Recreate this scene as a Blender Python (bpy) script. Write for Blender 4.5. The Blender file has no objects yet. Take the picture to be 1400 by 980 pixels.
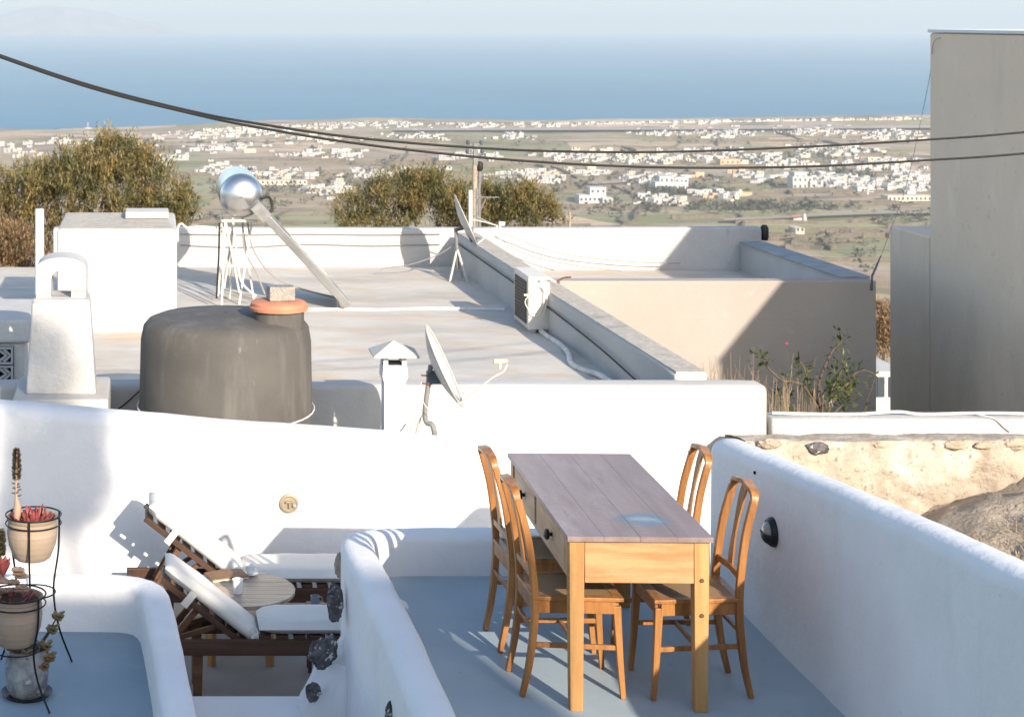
import bpy, bmesh, math, random
from mathutils import Vector, Matrix, noise
R = math.radians
random.seed(7)
scn = bpy.context.scene
col = scn.collection

# ------------------------------------------------------------------ camera
F = 2400.0; X0 = 200.0; Y0 = 24.0; EYE = 3.07      # level shift-lens camera
cam_d = bpy.data.cameras.new('camera'); cam = bpy.data.objects.new('camera', cam_d); col.objects.link(cam)
cam.location = (0, 0, EYE); cam.rotation_euler = (R(90), 0, 0)
cam_d.sensor_width = 36; cam_d.lens = F/1400*36
cam_d.shift_x = (700-X0)/1400; cam_d.shift_y = -(490-Y0)/1400
cam_d.clip_start = .1; cam_d.clip_end = 60000
cam_d.dof.use_dof = True; cam_d.dof.focus_distance = 8.6; cam_d.dof.aperture_fstop = 9
scn.camera = cam

# ------------------------------------------------------------------ light
SUN = Vector((-.35, 1, -.43))
w = bpy.data.worlds.new('World'); scn.world = w; w.use_nodes = True
nt = w.node_tree; bg = nt.nodes['Background']
sky = nt.nodes.new('ShaderNodeTexSky'); sky.sky_type = 'NISHITA'; sky.sun_disc = False
sky.sun_elevation = math.atan2(.43, math.hypot(.35, 1)); sky.sun_rotation = math.atan2(.35, -1)
sky.altitude = 250; sky.air_density = 1.0; sky.dust_density = 1.2; sky.ozone_density = .8
tcw = nt.nodes.new('ShaderNodeTexCoord'); sx = nt.nodes.new('ShaderNodeSeparateXYZ'); nt.links.new(tcw.outputs['Generated'], sx.inputs[0])
mr = nt.nodes.new('ShaderNodeMapRange'); mr.inputs[1].default_value = 0; mr.inputs[2].default_value = .12; mr.inputs[3].default_value = .38; mr.inputs[4].default_value = 1; nt.links.new(sx.outputs['Z'], mr.inputs[0])
hm = nt.nodes.new('ShaderNodeVectorMath'); hm.operation = 'SCALE'; nt.links.new(sky.outputs[0], hm.inputs[0]); nt.links.new(mr.outputs[0], hm.inputs['Scale'])   # dimming towards the horizon put into the sky colour
nt.links.new(hm.outputs[0], bg.inputs[0]); bg.inputs[1].default_value = .15
sd = bpy.data.lights.new('sun', 'SUN'); so = bpy.data.objects.new('sun', sd); col.objects.link(so)
sd.energy = 4.2; sd.angle = R(.55); sd.color = (1, .88, .74)
so.rotation_euler = SUN.to_track_quat('-Z', 'Y').to_euler()
scn.view_settings.view_transform = 'Standard'; scn.view_settings.look = 'None'
scn.view_settings.exposure = 1.0; scn.view_settings.gamma = 1
scn.cycles.volume_bounces = 1
scn.cycles.max_bounces = 8

# ------------------------------------------------------------------ helpers
def P(px, py, Y):
    """the point seen at that place of the photograph, Y metres ahead"""
    return Vector(((px-X0)*Y/F, Y, EYE-(py-Y0)*Y/F))
def G(px, py, z):
    """the same on the horizontal plane at height z"""
    return P(px, py, (EYE-z)*F/(py-Y0))

def srgb(r, g, b):
    f = lambda c: ((c/255+.055)/1.055)**2.4 if c > 10 else c/255/12.92
    return (f(r), f(g), f(b), 1)

def N(nt, typ, **kw):
    n = nt.nodes.new(typ)
    for k, v in kw.items(): setattr(n, k, v)
    return n
def mat(name, base, rough=.8, var=None, scale=3, detail=6, bump=0, bscale=40, metal=0, stretch=None, spec=.3, layers=(), coord='Object', lo=.35, hi=.65):
    """base colour, varied towards colour `var` by noise; layers: (colour, scale, low, high, stretch)"""
    m = bpy.data.materials.new(name); m.use_nodes = True; t = m.node_tree
    b = t.nodes['Principled BSDF']; b.inputs['Roughness'].default_value = rough
    b.inputs['Metallic'].default_value = metal; b.inputs['Specular IOR Level'].default_value = spec
    tc = N(t, 'ShaderNodeTexCoord')
    def nz(scale, st, detail=6):
        mp = N(t, 'ShaderNodeMapping'); t.links.new(tc.outputs[coord], mp.inputs[0])
        if st: mp.inputs['Scale'].default_value = st
        n = N(t, 'ShaderNodeTexNoise'); n.inputs['Scale'].default_value = scale; n.inputs['Detail'].default_value = detail
        n.inputs['Roughness'].default_value = .6
        t.links.new(mp.outputs[0], n.inputs['Vector']); return n.outputs['Fac']
    cur = None
    ls = ([(var, scale, lo, hi, stretch)] if var else []) + list(layers)
    for c, s, a, z, st in ls:
        r = N(t, 'ShaderNodeMapRange'); r.inputs[1].default_value = a; r.inputs[2].default_value = z; r.clamp = True
        t.links.new(nz(s, st, detail), r.inputs[0])
        mx = N(t, 'ShaderNodeMix', data_type='RGBA'); t.links.new(r.outputs[0], mx.inputs[0])
        if cur is None: mx.inputs[6].default_value = base if len(base) == 4 else (*base, 1)
        else: t.links.new(cur, mx.inputs[6])
        mx.inputs[7].default_value = c if len(c) == 4 else (*c, 1)
        cur = mx.outputs[2]
    if cur is None: b.inputs['Base Color'].default_value = base if len(base) == 4 else (*base, 1)
    else: t.links.new(cur, b.inputs['Base Color'])
    if bump:
        bp = N(t, 'ShaderNodeBump'); bp.inputs['Strength'].default_value = bump; bp.inputs['Distance'].default_value = .02
        t.links.new(nz(bscale, None), bp.inputs['Height']); t.links.new(bp.outputs[0], b.inputs['Normal'])
    return m

M = {}
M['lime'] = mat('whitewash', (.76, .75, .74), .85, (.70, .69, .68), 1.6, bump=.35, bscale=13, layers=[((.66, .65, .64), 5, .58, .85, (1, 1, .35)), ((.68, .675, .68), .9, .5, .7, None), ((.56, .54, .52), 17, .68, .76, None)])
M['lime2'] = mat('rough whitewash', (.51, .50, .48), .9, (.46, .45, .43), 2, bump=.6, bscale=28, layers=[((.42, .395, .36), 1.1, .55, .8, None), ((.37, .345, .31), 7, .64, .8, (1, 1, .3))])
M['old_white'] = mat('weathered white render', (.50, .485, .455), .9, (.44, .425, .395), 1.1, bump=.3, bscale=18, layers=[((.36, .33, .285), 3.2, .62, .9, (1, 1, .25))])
M['coping'] = mat('grey cement coping', (.45, .415, .36), .9, (.37, .335, .28), 7, bump=.4, bscale=30, layers=[((.52, .49, .43), 16, .5, .7, None), ((.28, .25, .21), 30, .6, .75, None)])
M['roof_floor'] = mat('painted roof screed', (.58, .54, .475), .85, (.49, .46, .41), .9, bump=.15, bscale=20,
                      layers=[((.54, .41, .27), 2.6, .50, .70, (.55, 1.2, 1)), ((.44, .40, .34), 1.1, .5, .7, (.6, 1.2, 1)), ((.64, .61, .55), 4, .55, .8, (.4, 1.2, 1)), ((.42, .40, .37), .7, .56, .7, (.5, 1, 1))])
M['beige'] = mat('beige render', (.37, .33, .295), .9, (.33, .295, .26), .8, bump=.15, bscale=25, layers=[((.29, .255, .22), 2, .6, .85, (1, 1, .3)), ((.42, .38, .345), 5, .6, .8, None)])
M['taupe'] = mat('grey beige render', (.82, .645, .49), .92, (.74, .58, .44), .5, bump=.2, bscale=16, layers=[((.60, .475, .36), 1.2, .52, .85, (1, 1, .3)), ((.85, .70, .55), 3, .55, .8, (1, 1, .4)), ((.55, .44, .34), 5, .66, .85, (1, 1, .06)), ((.5, .43, .34), 14, .62, .8, (1, 1, 1))])
M['blue_floor'] = mat('grey blue floor paint', (.36, .43, .465), .58, (.31, .38, .415), 1.4, bump=.1, bscale=30, layers=[((.44, .49, .505), 5, .6, .85, None), ((.25, .29, .31), 11, .62, .8, None), ((.43, .46, .47), .8, .5, .7, None)])
M['patio_floor'] = mat('grey patio screed', (.36, .345, .32), .7, (.27, .262, .25), 1.5, bump=.12, bscale=20, layers=[((.46, .42, .37), 3, .55, .8, None)])
M['rubble'] = mat('rough tan plaster', (.36, .30, .23), .95, (.46, .40, .325), 2.6, bump=1.0, bscale=22,
                  layers=[((.27, .215, .155), 5.2, .50, .7, None), ((.56, .51, .44), 3.3, .52, .72, None), ((.20, .165, .13), 26, .58, .7, None)])
M['dirt'] = mat('dry earth', (.42, .35, .27), .95, (.32, .265, .20), 5, bump=1, bscale=30, layers=[((.44, .37, .28), 14, .52, .66, None), ((.14, .115, .085), 34, .58, .68, None)])
M['lava'] = mat('dark lava stone', (.055, .05, .052), .95, (.16, .15, .15), 22, bump=1.2, bscale=40, layers=[((.62, .6, .58), 26, .57, .64, None)])
M['tan_stone'] = mat('tan stone', (.42, .34, .25), .95, (.3, .25, .2), 14, bump=1, bscale=30)
def wood(name, a, b, c, ax=(1, 1, .08), rough=.5, sc=22):
    kn = tuple(x*.5 for x in b)
    return mat(name, a, rough, b, sc, bump=.12, bscale=60, stretch=ax, layers=[(c, sc*.35, .55, .8, ax), (kn, 15, .68, .76, tuple(max(.5, k) for k in ax)), (tuple(x*.72 for x in a), 4, .55, .8, (1, 1, 1))], lo=.4, hi=.62)
M['chair_wood'] = wood('honey varnished wood', (.36, .165, .05), (.23, .092, .027), (.46, .23, .08), rough=.34)
M['pine'] = wood('pine', (.48, .27, .125), (.37, .185, .075), (.56, .345, .18), ax=(.12, 1, 1), rough=.5)
M['pine_leg'] = wood('pine leg', (.47, .26, .095), (.37, .19, .065), (.54, .32, .13), rough=.5)
M['pine_side'] = wood('pale pine board', (.60, .44, .29), (.50, .34, .2), (.68, .53, .38), ax=(1, .1, 1), rough=.55)
M['dark_wood'] = wood('dark oiled wood', (.085, .045, .027), (.055, .03, .018), (.12, .065, .038), ax=(.08, 1, 1), rough=.5)
M['red_wood'] = wood('red brown wood', (.14, .07, .036), (.10, .048, .024), (.19, .10, .055), ax=(.08, 1, 1), rough=.5)
M['iron'] = mat('black iron', (.012, .012, .013), .45, metal=.3)
M['plastic_black'] = mat('black plastic', (.02, .02, .021), .4)
M['cable'] = mat('black cable', (.02, .018, .016), .6)
M['cable_grey'] = mat('grey cable', (.25, .24, .23), .6)
M['cable_white'] = mat('white conduit', (.74, .72, .68), .6, (.55, .5, .43), 9)
M['clay'] = mat('banded clay', (.36, .275, .20), .85, (.27, .205, .145), 5, bump=.2, bscale=20, stretch=(.25, .25, 9), layers=[((.38, .30, .23), 3, .55, .8, (.3, .3, 5))])
M['terracotta'] = mat('terracotta', (.55, .235, .135), .8, (.46, .19, .11), 9, bump=.1)
M['block'] = mat('concrete block', (.42, .39, .34), .95, (.3, .28, .25), 40, bump=1, bscale=80)
M['soil'] = mat('soil', (.06, .042, .03), 1, (.1, .07, .05), 60, bump=1, bscale=90)
M['tankm'] = mat('sun bleached black plastic', (.105, .098, .086), .75, (.08, .074, .066), 1.8, bump=.15, bscale=9,
                 layers=[((.15, .14, .125), 5.2, .5, .75, (1, 1, .2)), ((.17, .16, .145), 30, .66, .74, (1, 1, .3)), ((.065, .06, .055), 2.6, .6, .8, (1, 1, .35))])
M['steel'] = mat('polished steel', (.70, .70, .70), .3, (.6, .58, .55), 6, metal=1, bump=.05)
M['galv'] = mat('galvanised steel', (.22, .22, .21), .6, (.15, .15, .145), 12)
M['bracket'] = mat('blue grey bracket', (.10, .12, .145), .6, (.07, .08, .1), 20, metal=.3)
M['rust'] = mat('rust', (.22, .085, .035), .9, (.12, .05, .03), 30)
M['frame_white'] = mat('white painted metal', (.50, .48, .44), .6, (.5, .44, .36), 12, lo=.5, hi=.75)
M['dish'] = mat('dish enamel', (.50, .485, .455), .5, (.43, .415, .385), 4)
M['lnb'] = mat('yellowed plastic', (.62, .54, .36), .5, (.5, .42, .26), 20)
M['ac_white'] = mat('ivory casing', (.66, .625, .55), .5, (.58, .53, .45), 5)
M['cushion'] = mat('off white canvas', (.70, .68, .63), .95, (.63, .61, .56), 3, bump=.12, bscale=9)
M['porcelain'] = mat('white porcelain', (.78, .78, .78), .2, spec=.5)
M['mug'] = mat('blue grey enamel', (.17, .22, .27), .4)
M['coffee'] = mat('coffee', (.03, .014, .006), .2)
M['paper'] = mat('page', (.62, .56, .46), .9, (.5, .43, .33), 60)
M['cover'] = mat('brown book cover', (.26, .15, .08), .7, (.2, .11, .06), 20)
M['brass'] = mat('brass', (.34, .28, .19), .55, (.27, .22, .15), 10, metal=.2)
M['lens'] = mat('frosted glass lens', (.34, .35, .34), .25, (.24, .25, .25), 30, spec=.6)
M['silver_pot'] = mat('mottled silver pot', (.40, .40, .38), .45, (.12, .125, .13), 9, bump=.4, bscale=20, metal=.2, layers=[((.55, .55, .53), 16, .58, .68, None)])
M['hole'] = mat('painted hollow shade', (.012, .012, .012), .9)  # near-black colour stands in for the shade inside hollows
M['window'] = mat('distant window', (.05, .065, .08), .3)
M['breeze'] = mat('grey breeze block', (.35, .36, .36), .9)
M['water'] = mat('sea', (.012, .12, .205), .5, (.018, .145, .235), .004, spec=.2, coord='Object', stretch=(1, .35, 1), layers=[((.010, .10, .18), .0012, .5, .75, (.5, 2.4, 1))])

def leafmat(name, cols, trans=.25, rough=.7):
    m = bpy.data.materials.new(name); m.use_nodes = True; t = m.node_tree; b = t.nodes['Principled BSDF']
    g = N(t, 'ShaderNodeNewGeometry'); cr = N(t, 'ShaderNodeValToRGB')
    tc = N(t, 'ShaderNodeTexCoord'); n = N(t, 'ShaderNodeTexNoise'); n.inputs['Scale'].default_value = 2.4; t.links.new(tc.outputs['Object'], n.inputs['Vector'])
    ad = N(t, 'ShaderNodeMath', operation='MULTIPLY_ADD'); ad.inputs[1].default_value = .55
    sc = N(t, 'ShaderNodeMath', operation='MULTIPLY_ADD'); sc.inputs[1].default_value = 1.6; sc.inputs[2].default_value = -.55
    t.links.new(n.outputs[0], sc.inputs[0]); t.links.new(g.outputs['Random Per Island'], ad.inputs[0]); t.links.new(sc.outputs[0], ad.inputs[2])
    t.links.new(ad.outputs[0], cr.inputs[0]); e = cr.color_ramp.elements
    e[0].color = (*cols[0], 1); e[0].position = .1; e[1].color = (*cols[-1], 1); e[1].position = .95
    for i, c in enumerate(cols[1:-1]):
        k = e.new(.1+.85*(i+1)/(len(cols)-1)); k.color = (*c, 1)
    t.links.new(cr.outputs[0], b.inputs['Base Color']); b.inputs['Roughness'].default_value = rough
    tr = N(t, 'ShaderNodeBsdfTranslucent'); t.links.new(cr.outputs[0], tr.inputs[0])
    mx = N(t, 'ShaderNodeMixShader'); mx.inputs[0].default_value = trans
    t.links.new(b.outputs[0], mx.inputs[1]); t.links.new(tr.outputs[0], mx.inputs[2]); t.links.new(mx.outputs[0], t.nodes['Material Output'].inputs[0])
    return m
M['tamarisk'] = leafmat('brown green needles', [(.09, .10, .035), (.18, .17, .06), (.31, .245, .09), (.42, .29, .12)], .4)
M['drybrown'] = leafmat('dry brown needles', [(.15, .10, .055), (.28, .18, .085), (.36, .24, .12)], .3)
M['leaf'] = leafmat('glossy leaves', [(.03, .045, .012), (.06, .08, .02), (.14, .15, .035)], rough=.4)
M['succulent'] = leafmat('succulent leaves', [(.12, .13, .05), (.22, .2, .09), (.35, .12, .08)], .15, .5)
M['redleaf'] = leafmat('red succulent leaves', [(.17, .03, .035), (.30, .055, .055), (.30, .13, .09)], .2, .5)
M['palepink'] = leafmat('pale pink rosette', [(.42, .26, .18), (.5, .36, .24), (.45, .18, .14)], .2, .5)
M['seed'] = leafmat('seed head', [(.05, .035, .02), (.10, .085, .035), (.16, .11, .05)], .1)
M['straw'] = leafmat('straw', [(.35, .26, .16), (.5, .39, .25)], .3)
M['bark'] = mat('bark', (.10, .075, .055), .95, (.16, .12, .09), 8, bump=.8, bscale=20, stretch=(1, 1, .2))
M['twig'] = mat('twig', (.13, .095, .07), .9, (.09, .065, .05), 10)
M['scrub'] = leafmat('distant scrub', [(.045, .05, .028), (.07, .07, .04), (.1, .09, .05)], .1)

def tabletop_mat():
    m = mat('worn mauve table paint', (.275, .21, .195), .5, (.20, .14, .125), 7, bump=.12, bscale=40, stretch=(1, .1, 1),
            layers=[((.34, .28, .275), 5, .52, .75, (1, .3, 1)), ((.20, .11, .08), 14, .6, .75, (1, .15, 1)), ((.16, .12, .115), 3, .6, .8, (1, .6, 1))])
    t = m.node_tree; b = t.nodes['Principled BSDF']; src = b.inputs['Base Color'].links[0].from_socket
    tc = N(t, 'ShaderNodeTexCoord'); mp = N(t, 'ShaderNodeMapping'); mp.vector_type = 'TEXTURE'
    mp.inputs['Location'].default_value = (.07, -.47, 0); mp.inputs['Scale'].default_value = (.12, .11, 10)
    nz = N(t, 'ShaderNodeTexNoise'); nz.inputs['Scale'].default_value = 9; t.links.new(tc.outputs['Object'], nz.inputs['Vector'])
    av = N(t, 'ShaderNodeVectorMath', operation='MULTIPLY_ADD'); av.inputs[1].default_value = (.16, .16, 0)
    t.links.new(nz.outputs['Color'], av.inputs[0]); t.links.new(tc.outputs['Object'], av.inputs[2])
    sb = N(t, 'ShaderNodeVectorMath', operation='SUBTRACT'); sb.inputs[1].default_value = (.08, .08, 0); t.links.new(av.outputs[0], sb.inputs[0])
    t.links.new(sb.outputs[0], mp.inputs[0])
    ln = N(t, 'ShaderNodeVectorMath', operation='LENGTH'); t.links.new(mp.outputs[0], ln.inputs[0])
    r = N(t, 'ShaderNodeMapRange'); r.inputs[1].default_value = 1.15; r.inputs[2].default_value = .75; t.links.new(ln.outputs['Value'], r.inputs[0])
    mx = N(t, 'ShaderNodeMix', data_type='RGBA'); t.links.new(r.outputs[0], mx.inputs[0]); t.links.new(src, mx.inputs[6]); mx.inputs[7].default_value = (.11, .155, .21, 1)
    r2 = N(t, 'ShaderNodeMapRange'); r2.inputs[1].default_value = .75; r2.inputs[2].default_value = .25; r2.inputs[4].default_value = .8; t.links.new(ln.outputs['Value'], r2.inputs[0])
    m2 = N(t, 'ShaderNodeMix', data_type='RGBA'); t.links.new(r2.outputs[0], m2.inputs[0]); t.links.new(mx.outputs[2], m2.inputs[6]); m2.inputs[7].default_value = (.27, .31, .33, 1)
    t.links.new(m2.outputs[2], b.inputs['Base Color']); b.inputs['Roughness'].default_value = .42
    return m
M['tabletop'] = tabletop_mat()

def cane_mat():
    m = mat('woven cane', (.42, .29, .15), .6); t = m.node_tree; b = t.nodes['Principled BSDF']
    tc = N(t, 'ShaderNodeTexCoord'); mp = N(t, 'ShaderNodeMapping'); t.links.new(tc.outputs['Object'], mp.inputs[0])
    br = N(t, 'ShaderNodeTexVoronoi'); br.inputs['Scale'].default_value = 80; br.inputs['Randomness'].default_value = 0
    t.links.new(mp.outputs[0], br.inputs['Vector'])
    r = N(t, 'ShaderNodeMapRange'); r.inputs[1].default_value = .28; r.inputs[2].default_value = .4; t.links.new(br.outputs['Distance'], r.inputs[0])
    mx = N(t, 'ShaderNodeMix', data_type='RGBA'); t.links.new(r.outputs[0], mx.inputs[0]); mx.inputs[6].default_value = (.03, .02, .012, 1); mx.inputs[7].default_value = (.33, .21, .1, 1)
    t.links.new(mx.outputs[2], b.inputs['Base Color']); return m
M['cane'] = cane_mat()

# --- mesh building
def obj(name, bm, m, parent=None, bevel=0, seg=2, smooth=True, loc=None, solid=0, angle=40):
    me = bpy.data.meshes.new(name); bmesh.ops.recalc_face_normals(bm, faces=bm.faces); bm.to_mesh(me); bm.free()
    ms = m if isinstance(m, (list, tuple)) else [m]
    for x in ms: me.materials.append(M[x] if isinstance(x, str) else x)
    o = bpy.data.objects.new(name, me); col.objects.link(o)
    if smooth:
        for p in me.polygons: p.use_smooth = True
        me.set_sharp_from_angle(angle=R(angle))
    if bevel:
        b = o.modifiers.new('bevel', 'BEVEL'); b.width = bevel; b.segments = seg; b.limit_method = 'ANGLE'; b.angle_limit = R(35)
        b.harden_normals = smooth
    if solid:
        s = o.modifiers.new('solid', 'SOLIDIFY'); s.thickness = solid; s.offset = 0
    if parent: o.parent = parent
    if loc is not None: o.location = loc
    return o
def tag(o, label=None, cat=None, group=None, kind=None):
    if label: o['label'] = label
    if cat: o['category'] = cat
    if group: o['group'] = group
    if kind: o['kind'] = kind
    return o
def thing(name, label, cat, loc=(0, 0, 0), rz=0, group=None):
    o = bpy.data.objects.new(name, None); col.objects.link(o); o.empty_display_size = .1
    o.location = loc; o.rotation_euler = (0, 0, rz); return tag(o, label, cat, group)
def copy_tree(o, parent=None):
    c = o.copy(); col.objects.link(c)
    if parent: c.parent = parent
    for ch in list(o.children): copy_tree(ch, c)
    return c
def NB(): return bmesh.new()
def box(bm, x0, x1, y0, y1, z0, z1, mi=0):
    vs = [bm.verts.new(v) for v in ((x0, y0, z0), (x1, y0, z0), (x1, y1, z0), (x0, y1, z0), (x0, y0, z1), (x1, y0, z1), (x1, y1, z1), (x0, y1, z1))]
    for f in ((0, 3, 2, 1), (4, 5, 6, 7), (0, 1, 5, 4), (1, 2, 6, 5), (2, 3, 7, 6), (3, 0, 4, 7)):
        bm.faces.new([vs[i] for i in f]).material_index = mi
    return bm
def hexa(bm, pts, mi=0):
    """8 corners: 4 bottom, 4 top"""
    vs = [bm.verts.new(v) for v in pts]
    for f in ((0, 3, 2, 1), (4, 5, 6, 7), (0, 1, 5, 4), (1, 2, 6, 5), (2, 3, 7, 6), (3, 0, 4, 7)):
        bm.faces.new([vs[i] for i in f]).material_index = mi
    return bm
def frame_at(d, up=Vector((0, 0, 1))):
    d = d.normalized()
    s = d.cross(up)
    if s.length < 1e-3: s = d.cross(Vector((0, 1, 0)))
    s.normalize(); return s, s.cross(d).normalized()
def sweep(bm, pts, sizes, n=8, square=False, up=Vector((0, 0, 1)), mi=0):
    """tube or rectangular bar along pts; sizes: radius or (half a, half b) per point"""
    pts = [Vector(p) for p in pts]; rings = []
    if not isinstance(sizes, list): sizes = [sizes]*len(pts)
    s0 = None
    for i, p in enumerate(pts):
        d = (pts[min(i+1, len(pts)-1)]-pts[max(i-1, 0)])
        if s0 is None: s, u = frame_at(d, up)
        else:
            dn = d.normalized(); s = (s0-dn*s0.dot(dn)).normalized(); u = s.cross(dn)
        s0 = s
        a, b = sizes[i] if isinstance(sizes[i], tuple) else (sizes[i], sizes[i])
        if square: ring = [p+s*a*x+u*b*y for x, y in ((-1, -1), (1, -1), (1, 1), (-1, 1))]
        else: ring = [p+s*a*math.cos(2*math.pi*k/n)+u*b*math.sin(2*math.pi*k/n) for k in range(n)]
        rings.append([bm.verts.new(v) for v in ring])
    k = len(rings[0])
    for a, b in zip(rings, rings[1:]):
        for j in range(k): bm.faces.new((a[j], a[(j+1) % k], b[(j+1) % k], b[j])).material_index = mi
    bm.faces.new(rings[0][::-1]).material_index = mi; bm.faces.new(rings[-1]).material_index = mi
    return bm
def lathe(bm, prof, c=(0, 0, 0), n=32, axis='Z', cap=True, mi=0, jit=0):
    c = Vector(c); rings = []
    for r, z in prof:
        ring = []
        for k in range(n):
            a = 2*math.pi*k/n; v = Vector((r*math.cos(a), r*math.sin(a), z))
            if axis == 'X': v = Vector((z, v.x, v.y))
            if axis == 'Y': v = Vector((v.x, z, v.y))
            ring.append(bm.verts.new(c+v))
        rings.append(ring)
    for a, b in zip(rings, rings[1:]):
        for j in range(n): bm.faces.new((a[j], a[(j+1) % n], b[(j+1) % n], b[j])).material_index = mi
    if cap:
        bm.faces.new(rings[0][::-1]).material_index = mi; bm.faces.new(rings[-1]).material_index = mi
    return bm
def smooth_path(pts, k=6):
    """Catmull-Rom"""
    pts = [Vector(p) for p in pts]; out = []
    for i in range(len(pts)-1):
        p0 = pts[max(i-1, 0)]; p1 = pts[i]; p2 = pts[i+1]; p3 = pts[min(i+2, len(pts)-1)]
        for j in range(k):
            t = j/k
            out.append(.5*((2*p1)+(p2-p0)*t+(2*p0-5*p1+4*p2-p3)*t*t+(3*p1-p0-3*p2+p3)*t**3))
    out.append(pts[-1]); return out
def masonry(name, stations, th, m, parent=None, rad=.06, step=.09, amp=.008, batter=0, cap0=True, cap1=True, freq=2.2):
    """hand plastered wall with a rounded top and rounded ends. stations: (x, y, z base, z top[, thickness])"""
    st = []
    for a, b in zip(stations, stations[1:]):
        L = math.hypot(b[0]-a[0], b[1]-a[1]); n = max(1, int(L/step))
        for i in range(n):
            t = i/n; st.append([a[j]+(b[j]-a[j])*t for j in range(len(a))])
    st.append(list(stations[-1]))
    # smooth the plan and the heights
    for _ in range(3):
        s2 = [st[0]]+[[(st[i-1][j]+2*st[i][j]+st[i+1][j])/4 for j in range(len(st[i]))] for i in range(1, len(st)-1)]+[st[-1]]
        st = s2
    ns = len(st); bm = NB(); rings = []
    ends = []
    if cap0:
        d = Vector((st[0][0]-st[1][0], st[0][1]-st[1][1], 0)).normalized()
        for k in (4, 3, 2, 1):
            a = k/4.3*math.pi/2; s = list(st[0]); s[0] += d.x*rad*(math.sin(a)-1)+0; s[1] += d.y*rad*(math.sin(a)-1)
            ends.append((s, rad*(1-math.cos(a))))
    seq = [(s, i) for s, i in ends]+[(s, 0) for s in (st[1:] if cap0 else st)]
    if cap1:
        seq = seq[:-1]; d = Vector((st[-1][0]-st[-2][0], st[-1][1]-st[-2][1], 0)).normalized()
        for k in (1, 2, 3, 4):
            a = k/4.3*math.pi/2; s = list(st[-1]); s[0] += d.x*rad*(math.sin(a)-1); s[1] += d.y*rad*(math.sin(a)-1)
            seq.append((s, rad*(1-math.cos(a))))
    for i, (s, ins) in enumerate(seq):
        a = seq[max(i-1, 0)][0]; b = seq[min(i+1, len(seq)-1)][0]
        d = Vector((b[0]-a[0], b[1]-a[1], 0))
        d = d.normalized() if d.length > 1e-6 else Vector((1, 0, 0))
        nrm = Vector((-d.y, d.x, 0)); t_ = (s[4] if len(s) > 4 else th)/2-ins; zt = s[3]-ins; zb = s[2]; r = min(rad, t_*.98)
        sec = []
        nv = max(3, int((zt-zb-r)/.09))
        for k in range(nv+1): sec.append((t_+batter*(1-k/nv), zb+(zt-r-zb)*k/nv))
        for k in range(1, 6):
            an = k/6*math.pi/2; sec.append((t_-r+r*math.cos(an), zt-r+r*math.sin(an)))
        sec.append((t_-r, zt)); 
        full = sec+[(-x, z) for x, z in sec[::-1]]
        ring = []
        for u, z in full:
            v = Vector((s[0], s[1], 0))+nrm*u+Vector((0, 0, z))
            q = v*freq; dn = Vector((noise.noise(q), noise.noise(q+Vector((9, 3, 1))), noise.noise(q+Vector((5, 7, 2)))))+.35*Vector((noise.noise(q*4), noise.noise(q*4+Vector((4, 4, 4))), noise.noise(q*4.3)))
            if z <= zb+1e-4: dn.z = 0
            ring.append(bm.verts.new(v+dn*amp))
        rings.append(ring)
    nmin = min(len(r) for r in rings)
    # sections can differ in count along a sloping wall: rebuild with a common count
    if any(len(r) != nmin for r in rings):
        bm.free(); return masonry_fixed(name, seq, th, m, parent, rad, amp, batter, freq)
    for a, b in zip(rings, rings[1:]):
        for j in range(nmin-1): bm.faces.new((a[j], a[j+1], b[j+1], b[j]))
    bm.faces.new(rings[0]); bm.faces.new(rings[-1][::-1])
    return obj(name, bm, m, parent, angle=60)
def masonry_fixed(name, seq, th, m, parent, rad, amp, batter, freq):
    bm = NB(); rings = []; nv = 10
    for i, (s, ins) in enumerate(seq):
        a = seq[max(i-1, 0)][0]; b = seq[min(i+1, len(seq)-1)][0]
        d = Vector((b[0]-a[0], b[1]-a[1], 0)); d = d.normalized() if d.length > 1e-6 else Vector((1, 0, 0))
        nrm = Vector((-d.y, d.x, 0)); t_ = (s[4] if len(s) > 4 else th)/2-ins; zt = s[3]-ins; zb = s[2]; r = min(rad, t_*.98); sec = []
        for k in range(nv+1): sec.append((t_+batter*(1-k/nv), zb+(zt-r-zb)*k/nv))
        for k in range(1, 6):
            an = k/6*math.pi/2; sec.append((t_-r+r*math.cos(an), zt-r+r*math.sin(an)))
        sec.append((t_-r, zt)); ring = []
        for u, z in sec+[(-x, z) for x, z in sec[::-1]]:
            v = Vector((s[0], s[1], 0))+nrm*u+Vector((0, 0, z))
            q = v*freq; dn = Vector((noise.noise(q), noise.noise(q+Vector((9, 3, 1))), noise.noise(q+Vector((5, 7, 2)))))+.35*Vector((noise.noise(q*4), noise.noise(q*4+Vector((4, 4, 4))), noise.noise(q*4.3)))
            if z <= zb+1e-4: dn.z = 0
            ring.append(bm.verts.new(v+dn*amp))
        rings.append(ring)
    for a, b in zip(rings, rings[1:]):
        for j in range(len(a)-1): bm.faces.new((a[j], a[j+1], b[j+1], b[j]))
    bm.faces.new(rings[0]); bm.faces.new(rings[-1][::-1])
    return obj(name, bm, m, parent, angle=60)

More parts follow.
